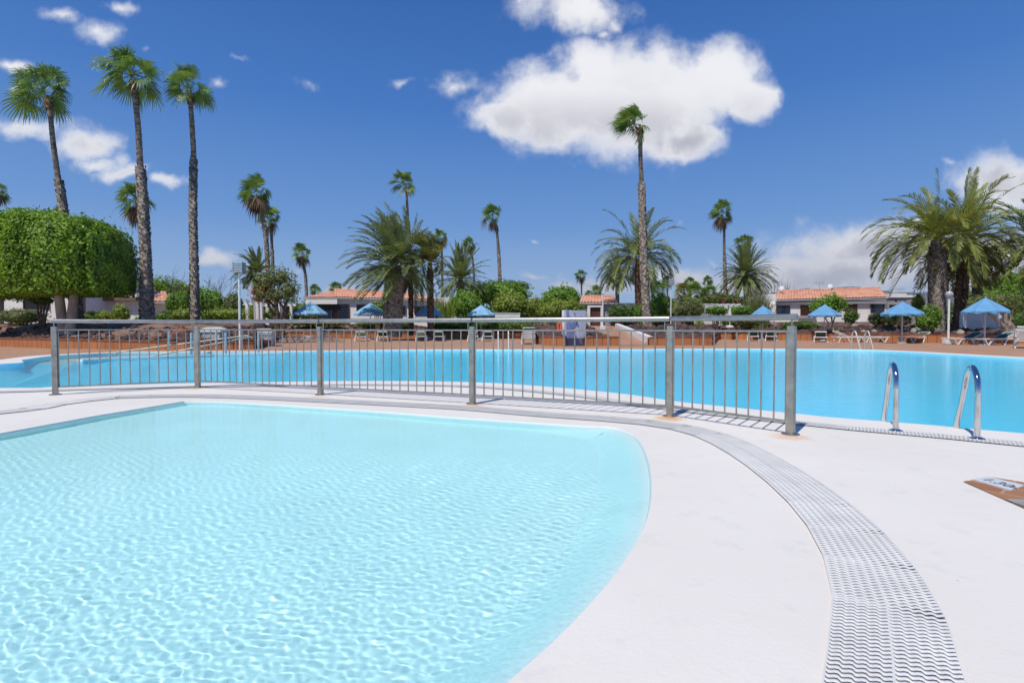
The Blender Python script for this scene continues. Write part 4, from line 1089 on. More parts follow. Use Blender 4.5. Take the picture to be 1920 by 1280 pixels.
aerial(1107, 534, 558, 47, 'thin television aerial over the centre outbuilding roof')
aerial(1687, 541, 551, 48.5, 'thin television aerial on the white parapet of the grey annex')
# ------------------------------------------------------------------ hills
M_HILL = mat('bare_hillside', (.16, .13, .11), .95, var=.25, scale=.004, c2=(.09, .085, .07))
def hills():
    prof = [(900, 586), (1180, 572), (1250, 560), (1330, 557), (1400, 555), (1450, 548), (1500, 541), (1520, 538.5), (1545, 543), (1560, 541), (1575, 537.5), (1590, 537), (1610, 540), (1640, 545), (1700, 549), (1760, 546), (1830, 544), (1900, 548), (2050, 555)]
    V = []; Y = 5200; px = np.linspace(900, 2050, 200); py = np.interp(px, [p[0] for p in prof], [p[1] for p in prof]); r4 = np.random.default_rng(3)
    py = py+np.convolve(r4.normal(0, 1.1, 204), np.ones(5)/5, 'valid')
    rows = 9
    for k in range(rows):
        t = k/(rows-1)
        for a, b_ in zip(px, py):
            p = P(a, b_, Y); zt = max(p.z, 5); f = 1-abs(t-.5)*2; d = Y+(t-.5)*3600
            V.append((p.x/Y*d, d+120*math.sin(a*.13+k), zt*(f**.8)*(1 if k == rows//2 else .93)-4))
    n = len(px); F = [(k*n+i, k*n+i+1, (k+1)*n+i+1, (k+1)*n+i) for k in range(rows-1) for i in range(n-1)]
    tag(mesh_np('hills', V, F, M_HILL, smooth=True), kind='structure')
hills()

# ------------------------------------------------------------------ vegetation
F_GREEN = foliage('bright_green_leaves', (.04, .10, .013), (.28, .47, .05))
F_YEL = foliage('yellow_green_leaves', (.07, .12, .018), (.38, .46, .06))
F_DARK = foliage('dark_green_leaves', (.028, .068, .014), (.17, .28, .045))
F_OLIVE = foliage('olive_leaves', (.06, .08, .03), (.29, .33, .11))
F_PALM = foliage('date_palm_leaves', (.05, .075, .03), (.31, .36, .12), trans=.2, rough=.42)
F_PALMY = foliage('yellowing_palm_leaves', (.08, .085, .02), (.34, .31, .07), trans=.25)
F_FAN = foliage('fan_palm_leaves', (.035, .09, .018), (.26, .38, .08), trans=.25, rough=.4)
F_DRY = foliage('dry_palm_leaves', (.07, .045, .028), (.26, .17, .10), trans=.1, rough=.8)
F_DRYG = foliage('pale_dead_fronds', (.18, .13, .10), (.45, .36, .29), trans=.1, rough=.8)
F_FICUS = foliage('ficus_leaves', (.018, .055, .006), (.33, .52, .045))
F_PALMR = foliage('yellowish_date_palm_leaves', (.06, .085, .02), (.42, .44, .11), trans=.25, rough=.42)  # lighter, yellower greens for the right-hand date palms
F_PINK = foliage('magenta_flowers', (.30, .02, .08), (.62, .07, .20), trans=.2)
F_REDF = foliage('red_flowers', (.45, .05, .03), (.75, .18, .08), trans=.2)
def bark(name, c1, c2, scale=5, stretch=(1, 1, 1), bump=.8):
    m, b, p = new_mat(name); tc = b.node('ShaderNodeTexCoord'); mp = b.node('ShaderNodeMapping'); mp.inputs['Scale'].default_value = stretch; b.link(tc.outputs['Object'], mp.inputs[0])
    n = b.noise(mp.outputs[0], scale, 5, .65); b.link(b.mix(b.step(n, .32, .68), c2, c1), p.inputs['Base Color']); p.inputs['Roughness'].default_value = .9; p.inputs['Specular IOR Level'].default_value = .15
    bn = b.node('ShaderNodeBump'); bn.inputs['Strength'].default_value = bump; bn.inputs['Distance'].default_value = .04; b.link(n, bn.inputs['Height']); b.link(bn.outputs[0], p.inputs['Normal']); return m
M_BARK = bark('fan_palm_bark', (.30, .25, .20), (.075, .055, .045), 4, (1, 1, 2.5))
M_BOOT = bark('rough_palm_boots', (.36, .31, .26), (.10, .075, .06), 6)
M_BARKR = bark('reddish_palm_bark', (.30, .18, .12), (.09, .05, .035), 5)
M_GREYB = bark('pale_smooth_bark', (.46, .38, .30), (.27, .22, .18), 3, (1, 1, .4), .4)
M_TWIG = bark('brown_twigs', (.22, .16, .12), (.08, .06, .045), 6)
def unit(v): return v/np.maximum(1e-9, np.linalg.norm(v, axis=-1, keepdims=True))
def leaves(centres, normals, size, r, aspect=1.7):
    """one folded leaf (4 verts, 1 quad) for each centre"""
    n = len(centres); rv = unit(r.normal(size=(n, 3))); a = unit(np.cross(normals, rv)); b_ = np.cross(normals, a)
    s = (size*r.uniform(.6, 1.25, n))[:, None]
    tip = centres+a*s*aspect*.5+normals*s*.12; tail = centres-a*s*aspect*.5+normals*s*.05
    l = centres+b_*s*.5-normals*s*.1; q = centres-b_*s*.5-normals*s*.1
    V = np.stack([tail, q, tip, l], 1).reshape(-1, 3); F = np.arange(4*n).reshape(n, 4); return V, F
def cloud(name, blobs, dens, size, material, parent, o, seed=1, lump=.16, core=.72, flat=None, shellp=.30, box=None):
    """blobs: (centre, (rx,ry,rz)); dens = leaves per m2 of shell"""
    r = np.random.default_rng(seed); VV = []; FF = []; TT = []; off = 0
    for c, rad in blobs:
        c = np.array(c); rad = np.array(rad); area = 4*math.pi*((rad[0]*rad[1])**1.6/3+(rad[0]*rad[2])**1.6/3+(rad[1]*rad[2])**1.6/3)**(1/1.6)
        n = int(area*dens); d = unit(r.normal(size=(n, 3)))
        if box is not None:    # squarer, clipped shape
            p_ = box; d = d/((np.abs(d)**p_).sum(1)**(1/p_))[:, None]
        ph = r.uniform(0, 6.28, 6); f = rad.mean()
        L = lump*(np.sin(d[:, 0]*5*1.3+ph[0])*np.sin(d[:, 1]*5+ph[1])+.8*np.sin(d[:, 2]*7+ph[2]+d[:, 0]*6)+.6*np.sin(d[:, 0]*13+ph[3])*np.sin(d[:, 2]*12+ph[4]))
        rr = 1+L-np.abs(r.normal(0, shellp, n))*.6+ (r.uniform(0, 1, n) < .06)*r.uniform(0, .14, n)
        p = c+d*rad*rr[:, None]
        if flat is not None: p[:, 2] = np.maximum(p[:, 2], flat+r.uniform(-.05, .22, n))
        nrm = unit(d/rad*rad.mean()+r.normal(0, .55, (n, 3))+np.array([0, 0, .35]))
        V, F = leaves(p, nrm, size, r); VV.append(V); FF.append(F+off); off += len(V)
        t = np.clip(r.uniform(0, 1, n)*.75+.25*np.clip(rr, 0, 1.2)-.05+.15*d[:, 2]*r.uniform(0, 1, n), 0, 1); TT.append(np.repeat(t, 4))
        if core:
            nu, nv = 14, 8; th = np.linspace(0, 2*np.pi, nu, endpoint=False); ph_ = np.linspace(-np.pi/2, np.pi/2, nv)
            g = np.array([[np.cos(b_)*np.cos(a), np.cos(b_)*np.sin(a), np.sin(b_)] for b_ in ph_ for a in th])
            if box is not None: g = g/((np.abs(g)**box).sum(1)**(1/box))[:, None]
            cv = c+g*rad*core*(1+.08*r.normal(size=(len(g), 1)))
            if flat is not None: cv[:, 2] = np.maximum(cv[:, 2], flat+.15)
            cf = np.array([[k*nu+j, k*nu+(j+1) % nu, (k+1)*nu+(j+1) % nu, (k+1)*nu+j] for k in range(nv-1) for j in range(nu)])
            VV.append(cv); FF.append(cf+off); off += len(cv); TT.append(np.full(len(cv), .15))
    return mesh_np(name, np.concatenate(VV), np.concatenate(FF), material, parent, tint=np.concatenate(TT), origin=o)
def bush(label, cx, top, bot, hw, Y, material, seed, name='shrub', cat='bush', group=None, dens=75, size=None, n=4, lump=.17, flowers=None, box=None, depth=.8, stems=True):
    """rounded shrub whose outline spans the given picture columns and rows at depth Y"""
    a = P(cx, top, Y); b_ = P(cx, bot, Y); gz = min(b_.z, T(b_.x, Y)) if T(b_.x, Y) > 0 else b_.z
    o = Vector((a.x, Y, gz)); W = hw*Y/1000*wide(cx); H = a.z-b_.z; root = thing(name, label, cat, tuple(o), 0, group); r = random.Random(seed); bl = []
    zc = b_.z+H*.5
    if box: bl = [((a.x, Y, zc), (W, min(W, 1.2)*depth, H/2))]
    else:
        bl.append(((a.x, Y, zc-.02*H), (W*.72, W*.6*depth, H*.46)))
        for k in range(n):
            u = (k+.5)/n*2-1; bl.append(((a.x+u*W*.62, Y+r.uniform(-.3, .3)*W*depth, zc+H*(.08*r.uniform(-1, 1))-.12*H*u*u), (W*.42, W*.42*depth, H*.40*(1-.18*u*u))))
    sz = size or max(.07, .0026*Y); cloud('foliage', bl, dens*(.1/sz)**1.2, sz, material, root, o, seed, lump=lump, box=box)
    if flowers: cloud('blossom', [(p, tuple(q*1.04 for q in rr_)) for p, rr_ in bl], dens*.12*(.1/sz)**1.2, sz*.9, flowers, root, o, seed+50, lump=lump, core=None, shellp=.12)
    if stems:
        mb = MB()
        for k in range(4):
            x = (k-1.5)*W*.18; mb.tube([(a.x+x*.4, Y, gz-.1), (a.x+x, Y, gz+.4*(zc-gz)), (a.x+x*1.8, Y+.1, zc)], [.06, .045, .03], 6)
        mb.build('stem', M_TWIG, root, origin=o)
    return root
# ---- palms
def trunk_mesh(name, pts, radii, parent, o, material, n=12, rings=0.0, seed=1):
    P_ = smooth_line(pts, 10) if len(pts) > 2 else [Vector(pts[0]).lerp(Vector(pts[-1]), t/20) for t in range(21)]
    L = [0]; 
    for a, b_ in zip(P_, P_[1:]): L.append(L[-1]+(b_-a).length)
    tot = L[-1]; r = random.Random(seed); step = .16 if rings else tot/30; fine = resample(P_, step); rad = []
    for k in range(len(fine)):
        t = k/max(1, len(fine)-1); rr = float(np.interp(t, [q[0] for q in radii], [q[1] for q in radii])); rad.append(rr*(1+(rings*(1 if k % 2 else -1))+r.uniform(-.03, .03)))
    mb = MB().tube(fine, rad, n); return mb.build(name, material, parent, smooth=True, origin=o), fine, rad
def boots(pts, rads, t0, t1, parent, o, material, per_m=34, size=.16, seed=1, name='leaf_bases', out=.5):
    """old leaf stubs standing off the trunk"""
    r = np.random.default_rng(seed); V = []; F = []; N = len(pts); k0, k1 = int(t0*(N-1)), int(t1*(N-1)); L = sum((pts[k+1]-pts[k]).length for k in range(k0, k1))
    n = int(L*per_m)
    for i in range(n):
        f = k0+(k1-k0)*(i+r.uniform(-.4, .4))/n; k = int(min(max(f, 0), N-2)); p = pts[k].lerp(pts[k+1], f-k); R_ = rads[k]
        a = i*2.39996+r.uniform(-.25, .25); d = Vector((math.cos(a), math.sin(a), 0)); s = Vector((-d.y, d.x, 0)); w = size*r.uniform(.35, .6); h = size*r.uniform(.7, 1.3)
        b0 = len(V); base = p+d*R_*.9
        V += [base-s*w, base+s*w, base+d*(size*out)+s*w*.55+Vector((0, 0, h)), base+d*(size*out)-s*w*.55+Vector((0, 0, h)), base-s*w*.8+Vector((0, 0, h*.75)), base+s*w*.8+Vector((0, 0, h*.75))]
        F += [(b0, b0+1, b0+2, b0+3), (b0+4, b0+3, b0+2, b0+5)]
    return mesh_np(name, [tuple(v) for v in V], F, material, parent, origin=o)
def fan_crown(name, c, R_, n, material, parent, o, seed, wind=(0, 0), elev=(-42, 84), segs=18, petiole=.50, droop=.42, up=.0, tdark=0.0):
    r = np.random.default_rng(seed); V = []; F = []; TT = []; c = np.array(c); wv = np.array([wind[0], wind[1], 0.])
    for i in range(n):
        az = i*2.39996+r.uniform(-.3, .3); t = (i+.5)/n; el = R(elev[0]+(elev[1]-elev[0])*t**.85)+r.normal(0, .24)
        d = np.array([math.cos(az)*math.cos(el), math.sin(az)*math.cos(el), math.sin(el)])+wv*(.55+.45*r.uniform()); d /= np.linalg.norm(d)
        pl = R_*petiole*r.uniform(.55, 1.25); hub = c+d*pl+np.array([0, 0, -.06*R_*math.cos(el)]); bl = R_*(1-petiole)*r.uniform(.75, 1.15)
        s = np.cross(d, [0, 0, 1.]); s = s/np.linalg.norm(s) if np.linalg.norm(s) > .05 else np.array([1., 0, 0]); roll = r.uniform(-1.1, 1.1); nn = np.cross(s, d); s = s*math.cos(roll)+nn*math.sin(roll)
        nn = np.cross(s, d); tn = np.clip(r.uniform(.15, 1)-tdark, 0, 1)
        # petiole
        b0 = len(V); w = .03*R_*.5; V += [c-s*w, c+s*w, hub+s*w*.7, hub-s*w*.7]; F.append((b0, b0+1, b0+2, b0+3)); TT += [.6]*4
        for k in range(segs):
            a = R(-98+196*(k+.5)/segs)*r.uniform(.94, 1.06); dd = d*math.cos(a)+s*math.sin(a)+nn*(-.10+.22*abs(math.sin(a))); dd /= np.linalg.norm(dd)
            sd = np.cross(dd, nn); sd /= max(1e-6, np.linalg.norm(sd)); l = bl*(.72+.28*math.cos(a*.8))*r.uniform(.88, 1.1); hw = l*math.tan(R(98/segs))*.82
            m = hub+dd*l*.55+np.array([0, 0, -.03*l]); g = np.array([0, 0, -1.])*droop*l*r.uniform(.5, 1.3)+wv*l*.5; e = m+dd*l*.38+g*.55; e2 = e+dd*l*.10+g*.5
            b0 = len(V); V += [hub-sd*hw*.08, hub+sd*hw*.08, m+sd*hw*.62, m-sd*hw*.62, e+sd*hw*.34, e-sd*hw*.34, e2+sd*hw*.06, e2-sd*hw*.06]
            F += [(b0, b0+1, b0+2, b0+3), (b0+3, b0+2, b0+4, b0+5), (b0+5, b0+4, b0+6, b0+7)]; q = min(1, max(0, tn+r.uniform(-.15, .15))); TT += [q*.8, q*.8, q, q, q, q, min(1, q+.15), min(1, q+.15)]
    return mesh_np(name, V, F, material, parent, tint=TT, origin=o)
def fan_palm(label, crown, crad, trunk, Y, w_top, w_base, seed, wind=(0, 0), shag=None, dead=0, group='tall fan palms', n=34, mat_=None, name='fan_palm', base_z=None, elev=(-42, 84), w_shag=None):
    """crown (px,py) centre, crad px, trunk px points from top to base"""
    s = Y/1000; pts = [P(*q, Y) for q in trunk][::-1]; b_ = pts[0]; gz = T(b_.x, Y)-.1 if base_z is None else base_z
    pts[0] = Vector((b_.x, Y, gz)) if b_.z < gz+.5 else pts[0]
    if b_.z >= gz+.5: pts = [Vector((b_.x+(b_.x-pts[1].x)*.3 if len(pts) > 2 else b_.x, Y, gz))]+pts
    o = Vector((pts[0].x, Y, gz)); root = thing(name, label, 'palm tree', tuple(o), 0, group)
    c = P(crown[0], crown[1], Y); top = pts[-1]
    pts = pts[:-1]+[top, top.lerp(c, .5)]
    H = c.z-gz; kw_ = wide(crown[0]); wt, wb = w_top*s/2*kw_, w_base*s/2*kw_; ws = (w_shag or w_base*.8)*s/2*kw_
    if shag:
        zs = P(trunk[0][0], shag, Y).z; ts = min(.97, max(.05, (zs-gz)/(pts[-1].z-gz))); rad = [(0, wb), (.04, wb*.93), (ts*.4, ws), (ts-.02, ws*.86), (ts+.005, wt*1.1), (1, wt*.92)]
    else: ts = 0; rad = [(0, wb), (.1, wb*.85), (1, wt)]
    tr, fine, rr = trunk_mesh('trunk', [tuple(p) for p in pts], rad, root, o, M_BARK, n=14 if Y < 35 else 9, rings=.035 if Y < 60 else 0, seed=seed)
    if shag: boots(fine, rr, 0.0, ts, tr, o, M_BOOT, per_m=46 if Y < 35 else 26, size=.20 if Y < 35 else .24, seed=seed, out=.30)
    boots(fine, rr, .965, 1.0, tr, o, M_BARKR, per_m=40, size=.22, seed=seed+1, name='upper_leaf_bases', out=.5)
    R_ = crad*s*kw_**.6; fan_crown('crown', c, R_, int(n*1.1), mat_ or F_FAN, root, o, seed, wind, segs=20 if Y < 40 else 14, elev=elev)
    if dead: fan_crown('dead_fronds', c-Vector((0, 0, .15*R_)), R_*.95, dead, F_DRY, root, o, seed+9, (wind[0]*.3, wind[1]*.3), elev=(-85, -35), segs=12, droop=.9, petiole=.5)
    return root
def date_crown(name, c, Rr, n, material, parent, o, seed, wind=(0, 0), elev=(-35, 85), leafl=.19, droop=.9, lw=.066, nl=36, jit=.12, az0=None, tlo=.1):
    r = np.random.default_rng(seed); V = []; F = []; TT = []; c = np.array(c); wv = np.array([wind[0], wind[1], 0.])
    for i in range(n):
        az = i*2.39996+r.uniform(-.25, .25) if az0 is None else r.uniform(*az0)
        t = (i+.5)/n; el = R(elev[0]+(elev[1]-elev[0])*t)+r.normal(0, jit); L = Rr*r.uniform(.85, 1.12)*(1.0 if el < 1.0 else 1.05)
        d0 = np.array([math.cos(az)*math.cos(el), math.sin(az)*math.cos(el), math.sin(el)]); pts = [c+d0*.15]; d = d0.copy(); K = 12
        for k in range(K):
            g = np.array([0, 0, -1.])*droop*(k+1)/K*.22*max(.25, math.cos(el)+.15)+wv*(k+1)/K*.26; d = d+g; d /= np.linalg.norm(d); pts.append(pts[-1]+d*L/K)
        pts = np.array(pts); s0 = np.cross(d0, [0, 0, 1.]); s0 = s0/np.linalg.norm(s0) if np.linalg.norm(s0) > .08 else np.array([math.sin(az), -math.cos(az), 0]); tn = r.uniform(tlo, .85)
        tw = r.uniform(-.5, .5)
        for k in range(K):      # rachis
            a, b_ = pts[k], pts[k+1]; w = .035*(1-k/K)+.012; b0 = len(V); V += [a-s0*w, a+s0*w, b_+s0*w*.85, b_-s0*w*.85]; F.append((b0, b0+1, b0+2, b0+3)); TT += [.85]*4
        for j in range(nl):
            f = (.10+.90*(j+.5)/nl)*K; k = min(K-1, int(f)); p = pts[k]+(pts[k+1]-pts[k])*(f-k); t_ = pts[k+1]-pts[k]; t_ /= np.linalg.norm(t_); u = f/K
            s = np.cross(t_, np.cross(s0, t_)); s = s0-t_*np.dot(s0, t_); s /= np.linalg.norm(s); up = np.cross(s, t_); l = Rr*leafl*1.08*(math.sin(math.pi*min(1, .18+.80*u))**.55)*r.uniform(.85, 1.15)
            for sg in (-1, 1):
                dd = s*sg*(.80-.35*u)+t_*(.55+.5*u)+up*(.30*math.cos(tw*sg)+r.uniform(-.15, .15)); dd /= np.linalg.norm(dd)
                e = p+dd*l+np.array([0, 0, -.16*l])+wv*l*.25; m = p+dd*l*.5; wd = np.cross(dd, up+.3*r.normal(size=3)); wd /= max(1e-6, np.linalg.norm(wd)); w = lw*r.uniform(.7, 1.2)
                b0 = len(V); V += [p-wd*w*.3, p+wd*w*.3, m+wd*w*.5, m-wd*w*.5, e+wd*w*.12, e-wd*w*.12]; F += [(b0, b0+1, b0+2, b0+3), (b0+3, b0+2, b0+4, b0+5)]; q = min(1, max(0, tn+r.uniform(-.2, .2))); TT += [q]*6
    return mesh_np(name, V, F, material, parent, tint=TT, origin=o)
def date_palm(label, crown, crad, base, Y, w_trunk, seed, n=64, wind=(0, 0), mat_=None, elev=(-35, 85), dead=0, group='date palms', droop=.9, bark_=None, lean=None, nl=30, w_top=None, skirt=0, leafl=.19, base_z=None):
    s = Y/1000; c = P(crown[0], crown[1], Y); bx = P(base, 640, Y).x; gz = T(bx, Y)-.1 if base_z is None else base_z; o = Vector((bx, Y, gz)); root = thing('date_palm', label, 'palm tree', tuple(o), 0, group)
    w = w_trunk*s/2*wide(base); wt = (w_top or w_trunk*1.05)*s/2*wide(base); crad = crad*wide(crown[0])**.6; mid = Vector(((bx+c.x)/2+(lean or 0)*s, Y, (gz+c.z)/2))
    tr, fine, rr = trunk_mesh('trunk', [tuple(o), tuple(mid), tuple(c)], [(0, w*1.05), (.5, w), (.82, wt), (1, wt*.6)], root, o, bark_ or M_BOOT, n=16, seed=seed)
    boots(fine, rr, 0.02, .93, tr, o, bark_ or M_BOOT, per_m=int(70*max(.5, w/.5)), size=.20, seed=seed, out=.30)
    date_crown('crown', c, crad*s, n, mat_ or F_PALM, root, o, seed, wind, elev, droop=droop, nl=nl, leafl=leafl)
    if skirt: date_crown('yellow_fronds', c-Vector((0, 0, .2)), crad*s*.85, skirt, F_PALMY, root, o, seed+5, wind, (-45, -5), droop=1.1, nl=24)
    if dead: date_crown('dead_fronds', c-Vector((0, 0, .45)), crad*s*.75, dead, F_DRYG, root, o, seed+3, (wind[0]*.3, wind[1]*.3), (-80, -45), droop=1.2, nl=12, leafl=.10)
    return root
WD = (-.35, .1)
# tall fan palms, left
fan_palm('tall fan palm at the far left with a leaning trunk behind the clipped tree', (80, 172), 70, [(93, 205), (100, 270), (109, 335), (119, 400), (133, 500), (146, 600)], 25.5, 11, 30, 21, WD, shag=335, n=30, w_shag=19)
fan_palm('tallest fan palm, its thick ragged trunk standing right of the clipped tree', (246, 142), 72, [(252, 172), (259, 240), (263, 313), (268, 380), (273, 480), (276, 608)], 25, 12, 33, 22, WD, shag=314, n=32, w_shag=22)
fan_palm('tall straight fan palm with a ragged lower trunk, right of the tallest one', (354, 164), 52, [(357, 192), (361, 250), (363, 298), (362, 400), (364, 500), (365, 600)], 26.5, 10, 21, 23, WD, shag=297, n=28, w_shag=15)
fan_palm('fan palm with hanging brown fronds half hidden behind the tallest palm trunk', (256, 374), 42, [(262, 400), (268, 470), (272, 600)], 43, 8, 10, 24, WD, dead=16, n=26)
fan_palm('fan palm crown peeping over the clipped tree behind the leaning trunk', (117, 412), 36, [(118, 425), (118, 600)], 46, 8, 10, 25, WD, dead=8, n=24)
fan_palm('fan palm cut off by the left edge of the view', (-9, 356), 30, [(-8, 375), (-6, 600)], 50, 8, 10, 26, WD, dead=8, n=24)
fan_palm('wind ruffled fan palm with a leaning trunk behind the flood light pole', (481, 358), 38, [(488, 388), (496, 430), (501, 480), (505, 590)], 54, 8, 11, 27, (-.5, 0), shag=420, dead=18, n=26, elev=(-40, 88))
fan_palm('shorter fan palm just right of the leaning pair, above the flowering tree', (507, 408), 27, [(508, 430), (510, 465), (514, 590)], 62, 5.5, 8, 28, WD, shag=468, dead=5, n=26)
fan_palm('small dark fan palm left of the long roofed house', (567, 474), 23, [(568, 490), (573, 520), (576, 590)], 74, 5, 7, 29, WD, shag=515, dead=8, n=24)
fan_palm('tall slender fan palm rising behind the thick date palm', (756, 343), 30, [(762, 362), (765, 420), (768, 480), (770, 600)], 55, 5, 9, 30, (-.3, .1), shag=430, n=28)
fan_palm('fan palm with a thin trunk right of the wind bent date palm', (825, 444), 20, [(828, 462), (829, 520), (830, 600)], 85, 4, 6, 31, WD, dead=10, n=24)
fan_palm('small fan palm crown above the round spiky date palm', (881, 456), 17, [(884, 470), (888, 510), (890, 600)], 98, 4, 5, 32, WD, dead=8, n=24)
fan_palm('slim fan palm standing alone above the green bushes in the centre', (924, 404), 25, [(931, 430), (934, 462), (937, 520), (938, 600)], 66, 5, 8, 33, (-.35, 0), shag=462, dead=5, n=26)
fan_palm('very tall fan palm with a windswept crown against the big cloud', (1190, 233), 45, [(1200, 250), (1201, 300), (1203, 345), (1205, 430), (1208, 520), (1213, 600)], 31, 8, 18, 34, (-.5, .1), shag=346, n=32, elev=(-35, 88), w_shag=14)
fan_palm('fan palm with a browning skirt left of the two rightmost slim palms', (1354, 397), 27, [(1358, 422), (1358, 475), (1361, 560), (1362, 600)], 62, 5, 8, 35, (-.3, 0), shag=476, dead=14, n=26)
fan_palm('shorter fan palm growing through the wide spiky date palm on the right', (1396, 456), 22, [(1400, 475), (1403, 520), (1406, 600)], 78, 6, 9, 36, (-.25, 0), shag=490, dead=8, n=26)
fan_palm('small distant fan palm on a thin stem over the centre outbuilding', (1089, 516), 14, [(1090, 528), (1091, 590)], 120, 3, 4, 37, (0, 0), dead=8, n=24)
for i, (px, py, cr, Y, lab) in enumerate([(590, 543, 10, 130, 'tiny distant fan palm left of the long roofed house'), (629, 540, 12, 120, 'tiny distant fan palm above the gable of the long roofed house'), (1104, 551, 7, 140, 'tiny distant fan palm left of the spiky palm behind the ramp'),
        (1118, 545, 10, 125, 'tiny distant fan palm beside the aerial in the centre'), (1234, 543, 16, 70, 'young fan palm right of the very tall palm trunk'), (1250, 527, 10, 90, 'distant fan palm left of the slim flood light'),
        (1282, 545, 15, 72, 'young yellowish fan palm just right of the slim flood light'), (1294, 528, 10, 95, 'distant dark fan palm in the middle of the palm grove'), (1306, 546, 17, 66, 'bushy young fan palm in the middle of the palm grove'), (1327, 526, 9, 98, 'distant dark fan palm at the right of the palm grove'),
        (1330, 548, 15, 72, 'young fan palm at the right end of the palm grove'), (1222, 527, 8, 110, 'small distant fan palm right of the big date crown')]):
    cr *= 1.35
    fan_palm(lab, (px, py), cr, [(px+1, py+cr*.6), (px+2, 600)], Y, max(2.2, cr*.2), max(3, cr*.3), 60+i, (-.1, 0), dead=4, n=34, group='small far palms', mat_=F_PALMY if 'yellow' in lab else F_FAN)
# date palms
date_palm('thick trunked date palm with a wind swept crown beside the house veranda', (741, 497), 100, 735, 36, 37, 41, n=100, wind=(-.42, .0), elev=(-32, 88), droop=.75, leafl=.17)
date_palm('wind bent yellowish date palm just right of the thick date palm', (806, 492), 62, 808, 38, 12, 42, n=40, wind=(-.95, 0), mat_=F_PALMY, elev=(5, 88), droop=.8, bark_=M_BARKR)
date_palm('small date palm with a narrow trunk squeezed between the two bigger palms', (770, 522), 34, 771, 40, 8.5, 43, n=36, wind=(-.2, 0), elev=(-40, 70), bark_=M_BARKR)
date_palm('round spiky date palm above the green bushes in the centre', (863, 524), 62, 863, 54, 14, 44, n=84, wind=(0, 0), elev=(-42, 86), droop=.65, leafl=.14)
date_palm('date palm behind the flowering tree near the flood light', (480, 512), 46, 484, 50, 14, 45, n=52, wind=(-.3, 0), mat_=F_PALM, elev=(-30, 85))
date_palm('broad date palm behind the very tall fan palm trunk', (1196, 480), 98, 1199, 42, 14, 46, n=54, wind=(-.08, 0), elev=(-18, 62), droop=1.25, bark_=M_BARKR, leafl=.17)
date_palm('drooping dark date palm left of the broad one behind the ramp', (1157, 513), 38, 1158, 70, 7, 47, n=50, elev=(-45, 80), droop=1.1)
date_palm('wide spiky date palm with dull fronds on the right of the palm grove', (1398, 514), 58, 1402, 58, 10, 48, n=120, elev=(-55, 86), droop=.6, leafl=.15)
date_palm('drooping date palm at the left behind the clipped tree', (236, 497), 32, 236, 40, 17, 49, n=34, elev=(-30, 75), droop=1.2)
date_palm('largest date palm at the right with a massive rough trunk', (1757, 450), 148, 1756, 33, 35, 50, n=62, wind=(-.14, .02), elev=(-4, 68), droop=1.45, mat_=F_PALMR, skirt=6, dead=5, leafl=.16)
date_palm('date palm with hanging dead fronds just right of the massive trunk', (1815, 446), 132, 1804, 34.5, 13, 51, n=44, wind=(.14, 0), elev=(-10, 74), droop=1.0, mat_=F_PALMR, dead=22, skirt=5, bark_=M_BARKR, leafl=.15)
date_palm('date palm with twin slim stems under the largest right crowns', (1800, 488), 95, 1791, 33.5, 9, 52, n=30, elev=(-20, 45), droop=1.0, skirt=8, bark_=M_BARKR, leafl=.14)
date_palm('date palm with a short dark trunk at the right between the big palms', (1832, 492), 70, 1832, 37, 20, 53, n=34, elev=(-40, 60), mat_=F_PALMY, droop=1.1, leafl=.16)
date_palm('date palm reaching in from the right edge of the view', (1950, 455), 118, 1955, 32, 26, 54, n=60, elev=(-40, 80), wind=(-.15, 0), skirt=8, leafl=.16)
# clipped ficus at the left
def ficus():
    Y = 24.0; s = Y/1000; base = P(118, 612, Y-.6); o = Vector((base.x, Y-.4, T(base.x, Y-.4)-.05)); root = thing('clipped_ficus', 'big clipped tree with a flat underside and pale double trunk at the left', 'tree', tuple(o))
    flat = P(118, 553, Y).z; bl = []
    for cx, top, hw, dy in [(20, 421, 96, .7), (118, 421, 113, -.3), (60, 412, 60, .3), (165, 428, 62, .2), (118, 424, 80, -.5), (-60, 416, 80, .6), (186, 427, 20, -.2), (92, 413, 22, -.4), (28, 409, 24, .2), (206, 440, 24, .1)]:
        zt = P(cx, top, Y).z; H = zt-flat+.4; bl.append(((P(cx, 500, Y).x, Y+dy, flat-.2+H*.5), (hw*s*.78, 1.5, H*.52)))
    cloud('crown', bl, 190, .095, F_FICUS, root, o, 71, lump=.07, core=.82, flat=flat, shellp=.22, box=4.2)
    mb = MB(); ft = flat+.3
    for x0, x1, r0_, r1_ in ((-.17, -.30, .20, .17), (.17, .35, .20, .15)):
        mb.tube([(o.x+x0*1.3, Y-.4, o.z-.1), (o.x+x0*.9, Y-.4, o.z+.35), (o.x+(x0+x1)/2, Y-.4, o.z+1.0), (o.x+x1*1.15, Y-.4, ft)], [r0_*1.35, r0_, r0_*.95, r1_], 14)
    mb.build('trunk', M_GREYB, root, smooth=True, origin=o)
